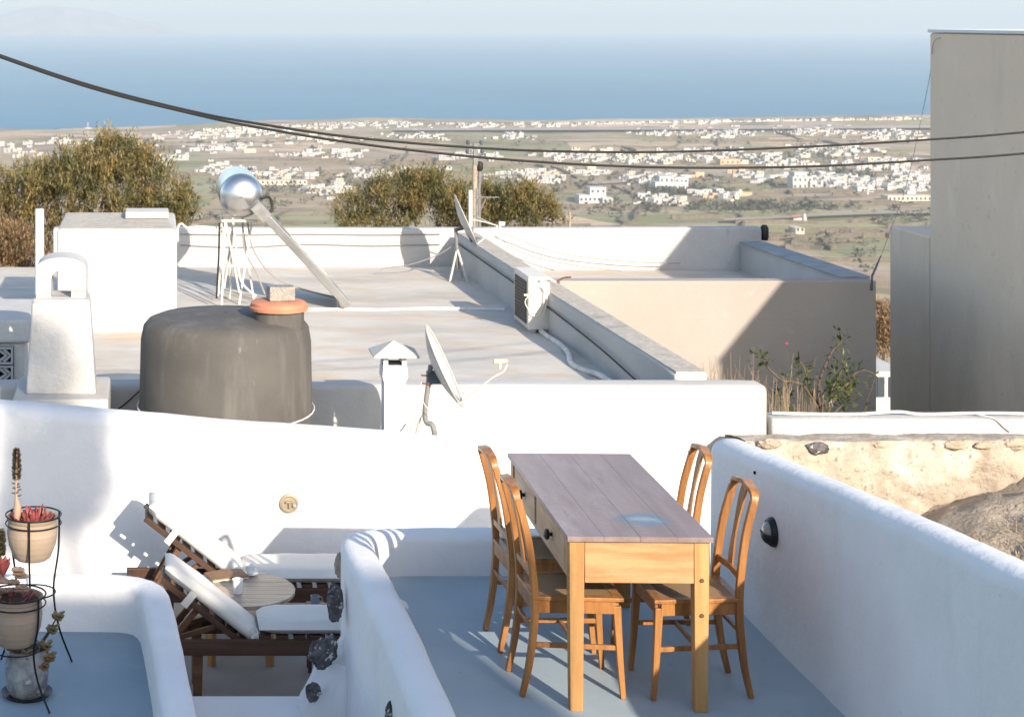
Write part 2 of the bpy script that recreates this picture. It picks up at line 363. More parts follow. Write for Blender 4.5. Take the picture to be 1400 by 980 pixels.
# ------------------------------------------------------------------ terrain, sea, far island
SEA = -100.0; LAND = -94.0
COAST = [(-900, 215), (-200, 203), (0, 194), (40, 192), (90, 184), (200, 180), (300, 173), (430, 167), (510, 163), (700, 166), (860, 165), (1000, 162), (1270, 158), (1700, 155), (2600, 150)]
def coast_py(px):
    for (a, b), (c, d) in zip(COAST, COAST[1:]):
        if px <= c: return b+(d-b)*(px-a)/(c-a)
    return COAST[-1][1]
def ground_z(x, y):
    prof = [(-200, 9), (-60, 3), (-14, -.3), (-4, -1.2), (13, -1.2), (15, -1.3), (20, -2.2), (26, -3.6), (36, -6.5), (60, -13), (120, -31), (250, -62), (420, -88), (560, LAND)]
    z = LAND
    if y <= prof[0][0]: z = prof[0][1]
    else:
        for (a, b), (c, d) in zip(prof, prof[1:]):
            if y <= c: z = b+(d-b)*(y-a)/(c-a); break
    if y > 25: z += noise.noise(Vector((x*.012, y*.012, 0)))*min(3, (y-25)*.02)*(1 if y < 600 else .5)
    return z
bm = NB(); rows = []
ys = [-200, -120, -60, -30, -14, -8, -4, 0, 4, 8, 11, 13, 15, 17.5, 20, 23, 26, 30, 36, 44, 52, 60]
y = 60
while y < 1500: y *= 1.035; ys.append(y)
NXT = 120
for y in ys:
    hw = 60+abs(y)*1.0
    rows.append([bm.verts.new((-hw+(2*hw+y*.25)*i/NXT, y, ground_z(-hw+(2*hw+y*.25)*i/NXT, y))) for i in range(NXT+1)])
# the last rows run to the coast line and dip under the sea
last = rows[-1]
for k, t in enumerate((.34, .67, 1.0, 1.03)):
    r = []
    for v in last:
        px = X0+v.co.x/v.co.y*F; Yc = (EYE-SEA)*F/(coast_py(px)-Y0) + noise.noise(Vector((px*.03, 0, 0)))*14
        yy = v.co.y+(Yc-v.co.y)*t; xx = (px-X0)*yy/F
        z = LAND+noise.noise(Vector((xx*.012, yy*.012, 0)))*1.5 if t < 1 else (SEA+1.0 if t == 1.0 else SEA-3)
        r.append(bm.verts.new((xx, yy, z)))
    rows.append(r)
for a, b in zip(rows, rows[1:]):
    for j in range(NXT): bm.faces.new((a[j], a[j+1], b[j+1], b[j]))
def ground_mat():
    m = bpy.data.materials.new('fields and dry ground'); m.use_nodes = True; t = m.node_tree; b = t.nodes['Principled BSDF']; b.inputs['Roughness'].default_value = .95; b.inputs['Specular IOR Level'].default_value = .1
    g = N(t, 'ShaderNodeNewGeometry')
    def vor(sc, st, rot):
        mp = N(t, 'ShaderNodeMapping'); mp.inputs['Scale'].default_value = st; mp.inputs['Rotation'].default_value = (0, 0, rot); t.links.new(g.outputs['Position'], mp.inputs[0])
        nz = N(t, 'ShaderNodeTexNoise'); nz.inputs['Scale'].default_value = sc*.9; t.links.new(mp.outputs[0], nz.inputs[0])
        v = N(t, 'ShaderNodeTexVoronoi', distance='MANHATTAN'); v.inputs['Scale'].default_value = sc; v.inputs['Randomness'].default_value = .9; t.links.new(mp.outputs[0], v.inputs['Vector']); return v
    v = vor(.012, (1, .55, .001), .25)
    sp = N(t, 'ShaderNodeSeparateColor'); t.links.new(v.outputs['Color'], sp.inputs[0])
    cr = N(t, 'ShaderNodeValToRGB'); t.links.new(sp.outputs[0], cr.inputs[0]); cr.color_ramp.interpolation = 'CONSTANT'
    cols = [(.30, .22, .13), (.42, .32, .20), (.22, .22, .10), (.50, .37, .27), (.34, .26, .16), (.24, .245, .10), (.56, .41, .27), (.25, .18, .12)]
    e = cr.color_ramp.elements; e[0].color = (*cols[0], 1); e[1].color = (*cols[-1], 1); e[1].position = .9
    for i, c in enumerate(cols[1:-1]): k = e.new((i+1)/8); k.color = (*c, 1)
    def nz(sc, st=(1, 1, .01)):
        mp = N(t, 'ShaderNodeMapping'); mp.inputs['Scale'].default_value = st; t.links.new(g.outputs['Position'], mp.inputs[0])
        n = N(t, 'ShaderNodeTexNoise'); n.inputs['Scale'].default_value = sc; n.inputs['Detail'].default_value = 8; n.inputs['Roughness'].default_value = .65; t.links.new(mp.outputs[0], n.inputs[0]); return n.outputs[0]
    cur = cr.outputs[0]
    for c, sc, a, z, f, st in (((.13, .12, .06), .12, .55, .66, .55, (.25, 1.6, .01)), ((.48, .37, .2), .016, .58, .68, .6, (.5, 1.8, .01)), ((.15, .13, .085), .03, .50, .62, .8, (.35, 1.1, .01)), ((.44, .34, .27), .009, .45, .62, .7, (.7, 1.4, .01)), ((.24, .235, .11), .007, .55, .66, .6, (1, 2, .01)), ((.54, .42, .33), .02, .56, .7, .6, (.3, 1.6, .01)), ((.10, .09, .06), .05, .54, .64, .75, (.3, .9, 1)), ((.07, .065, .042), .5, .55, .7, .4, (1, 1, 1))):
        r = N(t, 'ShaderNodeMapRange'); r.inputs[1].default_value = a; r.inputs[2].default_value = z; r.inputs[4].default_value = f; t.links.new(nz(sc, st), r.inputs[0])
        mx = N(t, 'ShaderNodeMix', data_type='RGBA'); t.links.new(r.outputs[0], mx.inputs[0]); t.links.new(cur, mx.inputs[6]); mx.inputs[7].default_value = (*c, 1); cur = mx.outputs[2]
    t.links.new(cur, b.inputs['Base Color']); return m
tag(obj('ground', bm, ground_mat(), smooth=True), kind='structure')

bm = NB(); FAR = 11000
NX = 40; rr = []
for y in (60, 300, 900, 1600, 2600, 4500, 7500, FAR):
    rr.append([bm.verts.new((-9000+19000*i/NX, y, SEA)) for i in range(NX+1)])
for a, b in zip(rr, rr[1:]):
    for j in range(NX): bm.faces.new((a[j], a[j+1], b[j+1], b[j]))
tag(obj('sea', bm, 'water'), kind='structure')

# far island on the horizon, left
bm = NB(); prof = [(-420, 40), (-320, 22), (-200, 15), (-120, 22), (-60, 26), (0, 21), (30, 12), (60, 8), (95, 10), (130, 15), (165, 23), (200, 30), (212, 29), (235, 39), (262, 46), (290, 49)]
def ph(px):
    for (a, b), (c, d) in zip(prof, prof[1:]):
        if a <= px <= c: return b+(d-b)*(px-a)/(c-a)
    return 49
grid = []
for j in range(9):
    t = j/8*2-1; Yj = 10300+t*450; row = []
    for i in range(143):
        px = -420+i*5; top = EYE-(ph(px)-Y0)*10300/F; f = max(0, 1-abs(t)**1.4)
        nz = 1+.35*noise.noise(Vector((px*.03, t*3, 2)))
        row.append(bm.verts.new(((px-X0)*10300/F, Yj, SEA-2+(top-SEA+2)*f*(nz if abs(t) > .01 else 1))))
    grid.append(row)
for a, b in zip(grid, grid[1:]):
    for j in range(142): bm.faces.new((a[j], a[j+1], b[j+1], b[j]))
tag(obj('distant_hills', bm, mat('far island rock', (.09, .075, .075), .9, (.24, .19, .16), .01, coord='Object')), kind='structure')

# runway / pale road strips on the plain
def strip(name, pts, wpx, m):
    bm = NB(); vs = []
    for px, py in pts:
        a = G(px, py-wpx/2, LAND+2.0); b = G(px, py+wpx/2, LAND+2.0); vs.append((bm.verts.new(a), bm.verts.new(b)))
    for (a, b), (c, d) in zip(vs, vs[1:]): bm.faces.new((a, b, d, c))
    return tag(obj(name, bm, m), kind='structure')
M['runway'] = mat('pale tarmac', (.36, .30, .26), .9, (.3, .25, .22), .02)
M['track'] = mat('dust road', (.33, .27, .2), .9, (.26, .21, .16), .05)
strip('runway', [(540, 177), (700, 176.5), (900, 176), (1100, 174.5), (1500, 172)], 3.2, 'runway')
strip('dirt_road', [(990, 300), (1060, 297), (1130, 293), (1220, 290), (1290, 289)], 3.5, 'track')
strip('dirt_road', [(800, 250), (860, 246), (890, 238), (930, 236), (1000, 238)], 2, 'track')

# ------------------------------------------------------------------ the far villages
M['house_white'] = mat('village white', (.48, .465, .44), .9, (.34, .325, .30), .03)
M['house_cream'] = mat('village cream', (.55, .47, .36), .9, (.48, .4, .3), .05)
M['house_ochre'] = mat('village ochre', (.50, .33, .20), .9)
M['house_grey'] = mat('village grey', (.36, .33, .30), .9)
M['roof_far'] = mat('village roof screed', (.45, .42, .38), .9, (.36, .34, .31), .1)
random.seed(21)
def house_mesh(bm, x, y, z, w_, d_, h_, wins=True, mi=0, wi=1, yaw=0):
    c, s = math.cos(yaw), math.sin(yaw)
    def T(a, b, e): return (x+a*c-b*s, y+a*s+b*c, z+e)
    def bx(a0, a1, b0, b1, z0, z1, m):
        hexa(bm, [T(a0, b0, z0), T(a1, b0, z0), T(a1, b1, z0), T(a0, b1, z0), T(a0, b0, z1), T(a1, b0, z1), T(a1, b1, z1), T(a0, b1, z1)], m)
    bx(-w_/2, w_/2, -d_/2, d_/2, -1, h_, mi)
    if wins:
        for fl in range(max(1, int(h_/3))):
            k = max(1, int(w_/2.8))
            for i in range(k):
                if random.random() < .3: continue
                a = -w_/2+(i+.5)*w_/k; zz = fl*3+ (0 if random.random() < .3 else 1.0); ww = .5
                bx(a-ww, a+ww, -d_/2-.06, -d_/2+.1, zz, fl*3+2.2, wi)
            for i in range(max(1, int(d_/4))):
                b_ = -d_/2+(i+.5)*d_/max(1, int(d_/4)); bx(-w_/2-.06, -w_/2+.1, b_-.5, b_+.5, fl*3+1, fl*3+2.2, wi)
variants = []; VD = []
for k in range(16):
    bm = NB(); n = random.choice((1, 2, 2, 3, 3)); X = 0
    for i in range(n):
        w_ = random.uniform(4.5, 9); d_ = random.uniform(5, 9); h_ = random.choice((3.0, 3.2, 3.4, 5.6, 6.2))
        house_mesh(bm, X, random.uniform(-1.5, 1.5)+i*.13, 0, w_, d_, h_); X += w_*.5+random.uniform(2, 4)
        if random.random() < .4: house_mesh(bm, X-3, 1+i*.17, h_*.9, 2.2, 2.5, 2.2, False)
    me = bpy.data.meshes.new('village_house'); bmesh.ops.recalc_face_normals(bm, faces=bm.faces); bm.to_mesh(me); bm.free()
    mm = 'house_white' if k < 12 else ('house_cream' if k < 14 else ('house_ochre' if k == 14 else 'house_grey'))
    me.materials.append(M[mm]); me.materials.append(M['window']); variants.append(me)
    VD.append(('single-block', 'twin-block', 'triple-block')[n-1]+(' two-storey' if max(v.co.z for v in me.vertices) > 5.4 else ' one-storey'))
CL = [  # cx, cy, spread x, spread y, count, where it stands
 (270, 186, 60, 4, 26, 'among the houses on the shore above the left tree'), (340, 180, 60, 4, 34, 'in the shoreline village left of the cables'), (455, 172, 60, 3, 30, 'on the shore where the two cables part'),
 (540, 171, 60, 3, 26, 'beside the little headland on the shore'), (640, 172, 60, 3, 20, 'on the shore straight behind the utility pole'), (740, 171, 60, 3, 26, 'on the shore a little right of the utility pole'),
 (830, 167, 60, 3, 30, 'on the shore at the middle of the sea view'), (940, 165, 70, 3, 40, 'on the shore beyond the airfield strip'), (1060, 162, 60, 2.5, 30, 'on the shore right of centre beyond the airfield'), (1190, 161, 70, 2.5, 34, 'on the shore next to the tall building'),
 (900, 182, 50, 4, 24, 'in the thin row just inland of the airfield'), (985, 184, 40, 5, 44, 'in the dense hamlet just inland of the airfield'), (1110, 180, 60, 4, 46, 'in the long row right of that hamlet below the airfield'), (1210, 186, 60, 5, 40, 'in the upper village touching the tall building'),
 (700, 188, 30, 4, 20, 'around the pale block just above the cables by the pole'), (570, 188, 50, 4, 18, 'above the cables left of the utility pole'), (430, 192, 60, 4, 22, 'above the cables where they start to part'),
 (300, 203, 60, 5, 22, 'in the belt above the chrome heater'), (225, 222, 40, 5, 10, 'beside the two-storey farmhouse right of the left tree'), (300, 236, 50, 7, 16, 'behind the chrome water heater'), (440, 212, 60, 5, 20, 'on the open plain left of the middle tree'),
 (440, 262, 35, 6, 22, 'just left of the middle tree'), (520, 240, 50, 5, 14, 'above the middle tree'), (640, 215, 50, 4, 18, 'below the lower cable near the utility pole'), (720, 243, 45, 4, 30, 'in the row right of the middle tree'),
 (790, 214, 60, 5, 22, 'between the two cables right of the pole'), (800, 238, 40, 4, 12, 'in the scattered row over the largest villa'), (880, 220, 60, 5, 26, 'under the cables at the centre of the plain'), (890, 246, 45, 5, 30, 'around the villa of stacked cubes'),
 (980, 212, 60, 6, 24, 'between the cables right of centre'), (1050, 224, 60, 5, 26, 'under the cables above the right-hand village'), (1140, 208, 60, 5, 34, 'between the cables near the tall building'), (1200, 226, 50, 5, 26, 'on the lower cable beside the tall building'),
 (1120, 248, 25, 6, 26, 'on the left flank of the right-hand village'), (1165, 255, 35, 7, 54, 'packed into the middle of the right-hand village'), (1238, 250, 28, 10, 60, 'on the right flank of the right-hand village against the tall building'), (1020, 243, 40, 5, 16, 'in the row left of the right-hand village'),
 (900, 277, 35, 3, 16, 'in the low farm row below the stacked villa'), (985, 270, 40, 4, 14, 'in the near farm row left of the green hedge'), (60, 196, 80, 5, 14, 'over the left tree at the left edge'), (20, 208, 40, 6, 8, 'at the far left edge beside the tree'), (375, 240, 50, 7, 18, 'right of the chrome water heater')]
hs = []
for cx, cy, sx, sy, n, zone in CL:
    for i in range(int(n*1.8)):
        px = random.gauss(cx, sx*.5); py = random.gauss(cy, sy*.75)
        py = max(py, coast_py(px)+5.0)
        p = G(px, py, LAND); s = random.uniform(.30, .58)*(.85 if py < 190 else 1)
        if 790 < px < 840 and py > 262: continue
        nx_ = (px-cx)/sx; ny_ = (py-cy)/sy; wh = ('far left', 'left', 'middle', 'right', 'far right')[min(4, max(0, int((nx_+.75)/.3)))]+(' back' if ny_ < -.35 else ' front' if ny_ > .35 else '')
        hs.append((p, s, zone+'|'+wh, random.randrange(16), random.choice((0, .1, -.15, .3, .5))))
hs.sort(key=lambda h: -h[1]/h[0].y)
rest = NB()
for i, (p, s, zone, k, rz) in enumerate(hs):
    if i < 292:
        me = variants[k]
        o = bpy.data.objects.new('village_house', me); col.objects.link(o)
        o.location = p; o.rotation_euler = (0, 0, rz); o.scale = (s*random.uniform(.8, 1.3), s, s)
        zone, wh = zone.split('|')
        lb = wh+' '+('white' if k < 12 else 'cream' if k < 14 else 'ochre' if k == 14 else 'grey')+' '+VD[k]+' house '+zone
        for cut in (' one-storey', ' two-storey', ' against the tall building', ' of the utility pole'):
            if len(lb.replace('-', ' ').split()) > 16: lb = lb.replace(cut, '')
        tag(o, ' '.join(lb.split()[:16]), 'house', 'far houses '+zone)
    else:
        w_ = random.uniform(4, 9)*s; yaw = rz
        mi = random.choice((0, 0, 0, 0, 2, 3))
        house_mesh(rest, p.x, p.y, p.z, w_*1.3, 7*s, random.choice((3, 3.4, 5.5))*s, py > 190, mi, 1, yaw)
        if random.random() < .6: house_mesh(rest, p.x+w_, p.y+1.3, p.z, w_, 6*s, random.choice((3, 5.5))*s, False, mi, 1, yaw)
tag(obj('distant_houses', rest, ['house_white', 'window', 'house_cream', 'house_grey'], smooth=False), 'mass of tiny white houses thinning out towards the sea', 'houses', kind='stuff')

def farm(name, label, cat, px, py, w_px, h_px, blocks, mw='house_white'):
    p = G(px, py, LAND); t = thing(name, label, cat, p); k = p.y/F
    bm = NB(); wb = []
    for a, b, h, dy in blocks:
        box(bm, a*k, b*k, dy, dy+9, -1, h*k)
        nx = max(1, int((b-a)/6))
        for i in range(nx):
            for f in range(max(1, int(h/8))):
                wb.append((a*k+(i+.5)*(b-a)*k/nx, dy, (f+.35)*h*k/max(1, int(h/8))))
    obj('wall', bm, mw, t, smooth=False)
    for x, y, z in wb:
        b2 = NB(); box(b2, x-.55, x+.55, y-.08, y+.1, z-.1, z+1.3); obj('window', b2, 'window', t, smooth=False)
    return t
farm('white_villa', 'largest white villa with a tall block, alone below the centre of the plain', 'villa', 812, 278, 40, 21, [(-20, 16, 11, 0), (-4, 18, 21, 2), (10, 24, 8, -3)])
farm('white_villa', 'white villa of stacked cubes above left of the right-hand village', 'villa', 918, 262, 40, 21, [(-22, 20, 13, 0), (-14, 6, 20, 3), (8, 26, 18, 4)])
farm('white_tower_house', 'tall domed-looking white house at the left end of the right-hand village', 'house', 1098, 259, 30, 22, [(-14, 13, 17, 0), (-10, 7, 23, 2), (8, 17, 12, -2)])
farm('white_farmhouse', 'white two-storey farmhouse just right of the left tree top', 'farmhouse', 222, 228, 30, 18, [(-14, 12, 12, 0), (-12, 2, 17, 2)])
farm('ochre_house', 'long ochre house above the right-hand village', 'house', 1000, 226, 20, 8, [(-15, 12, 8, 0)], 'house_ochre')
farm('pink_terrace', 'long pinkish terrace below the right-hand village, beside the tall building', 'house', 1248, 276, 20, 8, [(-34, 26, 8, 0)], 'house_cream')
farm('field_hut', 'small lone stone hut in the brown fields right of the roof', 'hut', 1094, 318, 12, 7, [(-6, 6, 6, 0)], 'house_cream')
farm('greenhouse', 'long low pale greenhouse roof left of the utility pole', 'greenhouse', 590, 232, 50, 4, [(-42, 28, 3.5, 0)], 'house_white')
farm('greenhouse', 'long low pale greenhouse behind the chrome water heater', 'greenhouse', 410, 253, 50, 5, [(-60, 10, 6, 0)], 'house_cream')
# little chapel with cone tower
p = G(1100, 302, LAND); t = thing('chapel', 'small white chapel with a pointed bell tower in the fields', 'chapel', p); t.scale = (.6, .6, .6)
bm = NB(); box(bm, -9, -2, 0, 6, -1, 2.6); obj('nave', bm, 'house_white', t, smooth=False)
bm = NB(); lathe(bm, [(1.7, -1), (1.6, 3), (.9, 4.6), (.1, 6.4)], n=10); obj('bell_tower', bm, 'house_white', t)
bm = NB(); hexa(bm, [(-9.2, -.2, 2.6), (-1.9, -.2, 2.6), (-1.9, 6.2, 2.6), (-9.2, 6.2, 2.6), (-9.2, 2.9, 4.1), (-1.9, 2.9, 4.1), (-1.9, 3.1, 4.1), (-9.2, 3.1, 4.1)]); obj('roof', bm, mat('red chapel roof', (.4, .13, .09)), t, smooth=False)
# lighthouse-like mast with disc, far left
p = G(120, 190, LAND); t = thing('radar_mast', 'far slim mast with a white disc rising above the left tree', 'mast', p)
bm = NB(); sweep(bm, [(0, 0, -1), (0, 0, 13)], .35); obj('pole', bm, 'house_grey', t)
bm = NB(); lathe(bm, [(.5, 7.4), (3.6, 8.2), (3.6, 8.7), (.6, 9.3)], n=14); obj('disc', bm, 'house_white', t)

# dry stone field walls and scrub: uncountable
random.seed(5)
bm = NB()
for k in range(170):
    px = random.uniform(150, 1330); py = random.choice((random.uniform(185, 250), random.uniform(245, 345), random.uniform(255, 360)))
    a = G(px, py, LAND); L = random.uniform(15, 110)*a.y/900; yaw = random.choice((random.gauss(.06, .12), random.gauss(.06, .12), random.gauss(1.35, .15)))
    n = 6; d = Vector((math.cos(yaw), math.sin(yaw), 0)); q = Vector((-d.y, d.x, 0))*.5; pts = []
    for i in range(n+1):
        c = a+d*L*(i/n)+q*random.uniform(-4, 4); hh = random.uniform(.8, 2.0)
        pts.append((c, hh))
    for (c, h1), (e, h2) in zip(pts, pts[1:]):
        z = LAND-1
        hexa(bm, [(c.x-q.x, c.y-q.y, z), (e.x-q.x, e.y-q.y, z), (e.x+q.x, e.y+q.y, z), (c.x+q.x, c.y+q.y, z), (c.x-q.x, c.y-q.y, LAND+h1), (e.x-q.x, e.y-q.y, LAND+h2), (e.x+q.x, e.y+q.y, LAND+h2), (c.x+q.x, c.y+q.y, LAND+h1)])
tag(obj('field_walls', bm, mat('dark dry stone', (.10, .085, .06), .95, (.16, .13, .095), .4), smooth=False), 'network of dark dry stone field walls across the plain', 'field walls', kind='stuff')

def leaf(bm, c, d, L, W, fold=0, mi=0):
    """a pointed leaf of two or four triangles"""
    s, u = frame_at(d); d = d.normalized()
    a = bm.verts.new(c); b = bm.verts.new(c+d*L*.45+s*W-u*fold); e = bm.verts.new(c+d*L); f = bm.verts.new(c+d*L*.45-s*W-u*fold)
    bm.faces.new((a, b, e)).material_index = mi; bm.faces.new((a, e, f)).material_index = mi
def rdir(zb=0):
    while True:
        v = Vector((random.uniform(-1, 1), random.uniform(-1, 1), random.uniform(-1, 1)))
        if .1 < v.length < 1: v.normalize(); v.z += zb; return v.normalized()
def clump(bm, c, r, n, L, W, flat=1):
    for _ in range(n):
        v = rdir(.2); q = c+Vector((v.x*r, v.y*r, v.z*r*flat))*random.uniform(.35, 1)
        leaf(bm, q, (v+rdir()*.9), L*random.uniform(.6, 1.3), W)
bm = NB()
scr = [(660, 262, 110, 9, 90), (930, 262, 60, 6, 130), (1050, 285, 120, 5, 240), (1140, 240, 70, 5, 70), (500, 245, 90, 20, 120), (1240, 300, 90, 12, 60), (1130, 330, 60, 9, 16), (350, 260, 80, 20, 110), (860, 240, 300, 45, 200), (1100, 215, 150, 18, 90), (1180, 352, 30, 14, 14), (900, 285, 180, 8, 60), (250, 190, 300, 12, 60)]
for cx, cy, sx, sy, n in scr:
    for _ in range(n):
        p = G(random.gauss(cx, sx*.5), max(196, random.gauss(cy, sy*.6)), LAND); r = random.uniform(.9, 2.6)
        clump(bm, p+Vector((0, 0, r*.4)), r, 16, r*.9, r*.35, .6)
tag(obj('scrub', bm, 'scrub', smooth=False), 'dark scrub and hedgerow bushes dotted over the far plain', 'scrub', kind='stuff')

# ------------------------------------------------------------------ trees behind the roofs
def tree(name, label, base, blobs, leafm, seed, limbs, nleaf=1.0, L=.085, W=.010):
    """blobs: (x, y, z, r) crown lobes; limbs: list of polylines"""
    random.seed(seed); t = thing(name, label, 'tree', base)
    bm = NB()
    sweep(bm, [(0, 0, -.6), (.06, 0, .5), (.0, .1, 1.1)], [.17, .13, .1], 9)
    for (x, y, z, r) in limbs:
        mid = Vector((x*.45+random.uniform(-.15, .15), y*.45, .7+z*.4))
        sweep(bm, smooth_path([(0, .05, .6), mid, (x, y, z)], 5), [.075-.062*i/10 for i in range(11)], 6)
    obj('trunk', bm, 'bark', t)
    bm = NB()
    for (x, y, z, r) in blobs:
        c = Vector((x, y, z))
        subs = []
        for _ in range(int(34*r)+4):
            v = rdir(.1); subs.append((c+Vector((v.x, v.y, v.z*.9))*r*random.uniform(.55, 1.15), r*random.uniform(.16, .34)))
        for _ in range(int(900*r*r*nleaf)+18):
            c2, r2 = random.choice(subs); v = rdir(.1); tip = c2+v*r2*random.random()**.5
            up = (v+Vector((0, 0, .9))+rdir()*.5).normalized(); ln = random.uniform(.12, .34)
            for k in range(13):                       # feathery sprig
                q = tip+up*ln*(k/13)
                leaf(bm, q, up+rdir()*.95, L*random.uniform(.55, 1.25), W)
    obj('crown', bm, leafm, t, smooth=False)
    # bare twigs through the crown
    for _ in range(22):
        x, y, z, r = random.choice(blobs); v = rdir(.3); a = Vector((x, y, z)); b = a+v*r*1.05
        bm = NB(); sweep(bm, [a, a.lerp(b, .5)+rdir()*.08, b], [.016, .011, .004], 4); obj('branch', bm, 'twig', t)
    return t
Yt = 27; b0 = P(95, 420, Yt); b0.z = ground_z(b0.x, Yt)
def B(px, py, dy, r): q = P(px, py, Yt+dy)-b0; return (q.x, q.y, q.z, r)
bl = [B(150, 229, 0, .40), (B(175, 226, .3, .34)), B(120, 235, -.2, .45), B(160, 262, 0, .55), B(195, 245, .2, .45), B(95, 265, .2, .5), B(60, 270, -.3, .5), B(30, 285, 0, .5), B(0, 262, .3, .35), B(-40, 290, 0, .55),
      B(220, 285, 0, .32), B(245, 262, .2, .16), B(250, 278, .2, .18), B(232, 300, .1, .3), B(130, 310, 0, .6), B(60, 320, .2, .55), B(10, 330, 0, .5), B(190, 310, .1, .45), B(255, 300, .1, .14), B(75, 248, .3, .3), B(150, 212, 0, .2), B(142, 196, 0, .12), B(170, 204, .1, .11), B(112, 222, 0, .13), B(72, 236, 0, .12), B(196, 226, .1, .12), B(10, 250, 0, .13), B(-90, 310, 0, .6), B(35, 250, .2, .22)]
tree('tamarisk_tree', 'big bushy brown-green tree behind the white roof hut on the left', b0, bl, 'tamarisk', 3, bl[::2], 1.15)
Yt = 24.5; b0 = P(5, 420, Yt); b0.z = ground_z(b0.x, Yt)
bl = [B(20, 350, 0, .42), B(-20, 340, .2, .5), B(40, 375, -.1, .28), B(-10, 385, 0, .5), B(15, 395, -.2, .4), B(-60, 370, 0, .5)]
tree('dry_shrub', 'dry rust-brown bush low down at the left edge behind the roof', b0, bl, 'drybrown', 4, bl[:3], 1.3)
Yt = 31; b0 = P(610, 420, Yt); b0.z = ground_z(b0.x, Yt)
bl = [B(480, 296, 0, .34), B(510, 286, .2, .4), B(540, 277, 0, .42), B(570, 267, .2, .4), B(600, 272, 0, .42), B(585, 290, 0, .55), B(535, 300, -.2, .5), B(630, 288, .1, .45), B(625, 300, 0, .5), B(468, 305, 0, .2), B(556, 254, .2, .2), B(592, 252, .1, .22)]
tree('tamarisk_tree', 'rounded brown-green tree beyond the back parapet, left of the utility pole', b0, bl, 'tamarisk', 5, bl[::2], 1.2)
b0 = P(700, 420, Yt); b0.z = ground_z(b0.x, Yt)
bl = [B(665, 288, 0, .42), B(690, 281, .1, .38), B(715, 287, 0, .38), B(705, 300, 0, .5), B(642, 298, .1, .4), B(650, 288, .2, .3), B(735, 292, .1, .34), B(755, 303, 0, .22), B(660, 305, .1, .45), B(717, 270, .1, .16), B(672, 266, .1, .15)]
tree('tamarisk_tree', 'lower brown-green tree beyond the back parapet, right of the utility pole', b0, bl, 'tamarisk', 6, bl[::2], 1.2)

# ------------------------------------------------------------------ roofs in the middle distance
def E(z): return EYE+z          # height given relative to the eye
RA = E(-3.21)
A = thing('flat_roofed_house', 'white house whose wide stained flat roof fills the middle, with low parapets', 'house', (0, 13.7, RA))
def inv(o, root): o.location = -root.location; return o
bm = NB(); box(bm, -2.6, 4.2, 13.72, 22.6, -4.5, RA-.004); inv(obj('wall', bm, 'old_white', A, smooth=False), A)
# roof surface sheet with gentle unevenness
bm = NB(); n = 40; g = []
for j in range(n+1):
    yy = 13.9+(22.5-13.9)*j/n; g.append([bm.verts.new((-2.55+6.75*i/n, yy, RA+.012+.012*noise.noise(Vector((i*.25, j*.25, 0))))) for i in range(n+1)])
for a, b in zip(g, g[1:]):
    for i in range(n): bm.faces.new((a[i], a[i+1], b[i+1], b[i]))
inv(obj('roof', bm, 'roof_floor', A), A)
o = masonry('front_parapet', [(-2.7, 13.84, -1.2, E(-2.87)), (1, 13.84, -1.2, E(-2.87)), (4.86, 13.84, -1.2, E(-2.875))], .26, 'old_white', A, rad=.045, step=.25, amp=.006); inv(o, A)
zb = RA-.2
o = masonry('side_parapet', [(4.34, 13.98, zb, E(-2.83)), (4.2, 18, zb, E(-2.79)), (4.09, 22.4, zb, E(-2.75))], .27, ['old_white'], A, rad=.03, step=.3, amp=.005); inv(o, A)
bm = NB(); 
for (x, y, z), (x2, y2, z2) in zip([(4.34, 13.99, E(-2.825)), (4.2, 18, E(-2.785)), ], [(4.2, 18, E(-2.785)), (4.09, 22.38, E(-2.745))]):
    hexa(bm, [(x-.12, y, z-.02), (x+.12, y, z-.02), (x2+.12, y2, z2-.02), (x2-.12, y2, z2-.02), (x-.115, y, z+.004), (x+.115, y, z+.004), (x2+.115, y2, z2+.004), (x2-.115, y2, z2+.004)])
inv(obj('coping', bm, 'coping', A, smooth=False), A)
o = masonry('back_parapet', [(-1.2, 22.68, -4.5, E(-2.71)), (3, 22.68, -4.5, E(-2.715)), (4.2, 22.68, -4.5, E(-2.715))], .2, 'old_white', A, rad=.03, step=.3, amp=.004); inv(o, A)

# white roof hut behind the arched chimney
t = thing('roof_hut', 'plain white box-shaped stair hut on the roof at the left', 'roof hut', (-.3, 18.6, RA))
a = P(78, 314, 17.9); b = P(242, 314, 17.9); zt = a.z
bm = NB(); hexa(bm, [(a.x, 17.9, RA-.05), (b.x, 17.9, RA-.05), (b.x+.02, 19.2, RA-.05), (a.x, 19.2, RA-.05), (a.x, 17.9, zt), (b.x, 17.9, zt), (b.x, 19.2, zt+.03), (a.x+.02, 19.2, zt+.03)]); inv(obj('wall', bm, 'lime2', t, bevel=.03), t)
bm = NB(); hexa(bm, [(a.x+.02, 17.92, zt-.02), (b.x-.02, 17.92, zt-.02), (b.x-.1, 19.15, zt), (a.x+.04, 19.15, zt), (a.x+.04, 17.94, zt+.006), (b.x-.04, 17.94, zt+.006), (b.x-.12, 19.13, zt+.037), (a.x+.06, 19.13, zt+.037)]); inv(obj('roof', bm, 'coping', t, smooth=False), t)
a = P(172, 297, 19); bm = NB(); box(bm, a.x, a.x+.46, 18.6, 19.0, zt+.03, zt+.10); inv(obj('hatch_cover', bm, 'frame_white', t, bevel=.01), t)

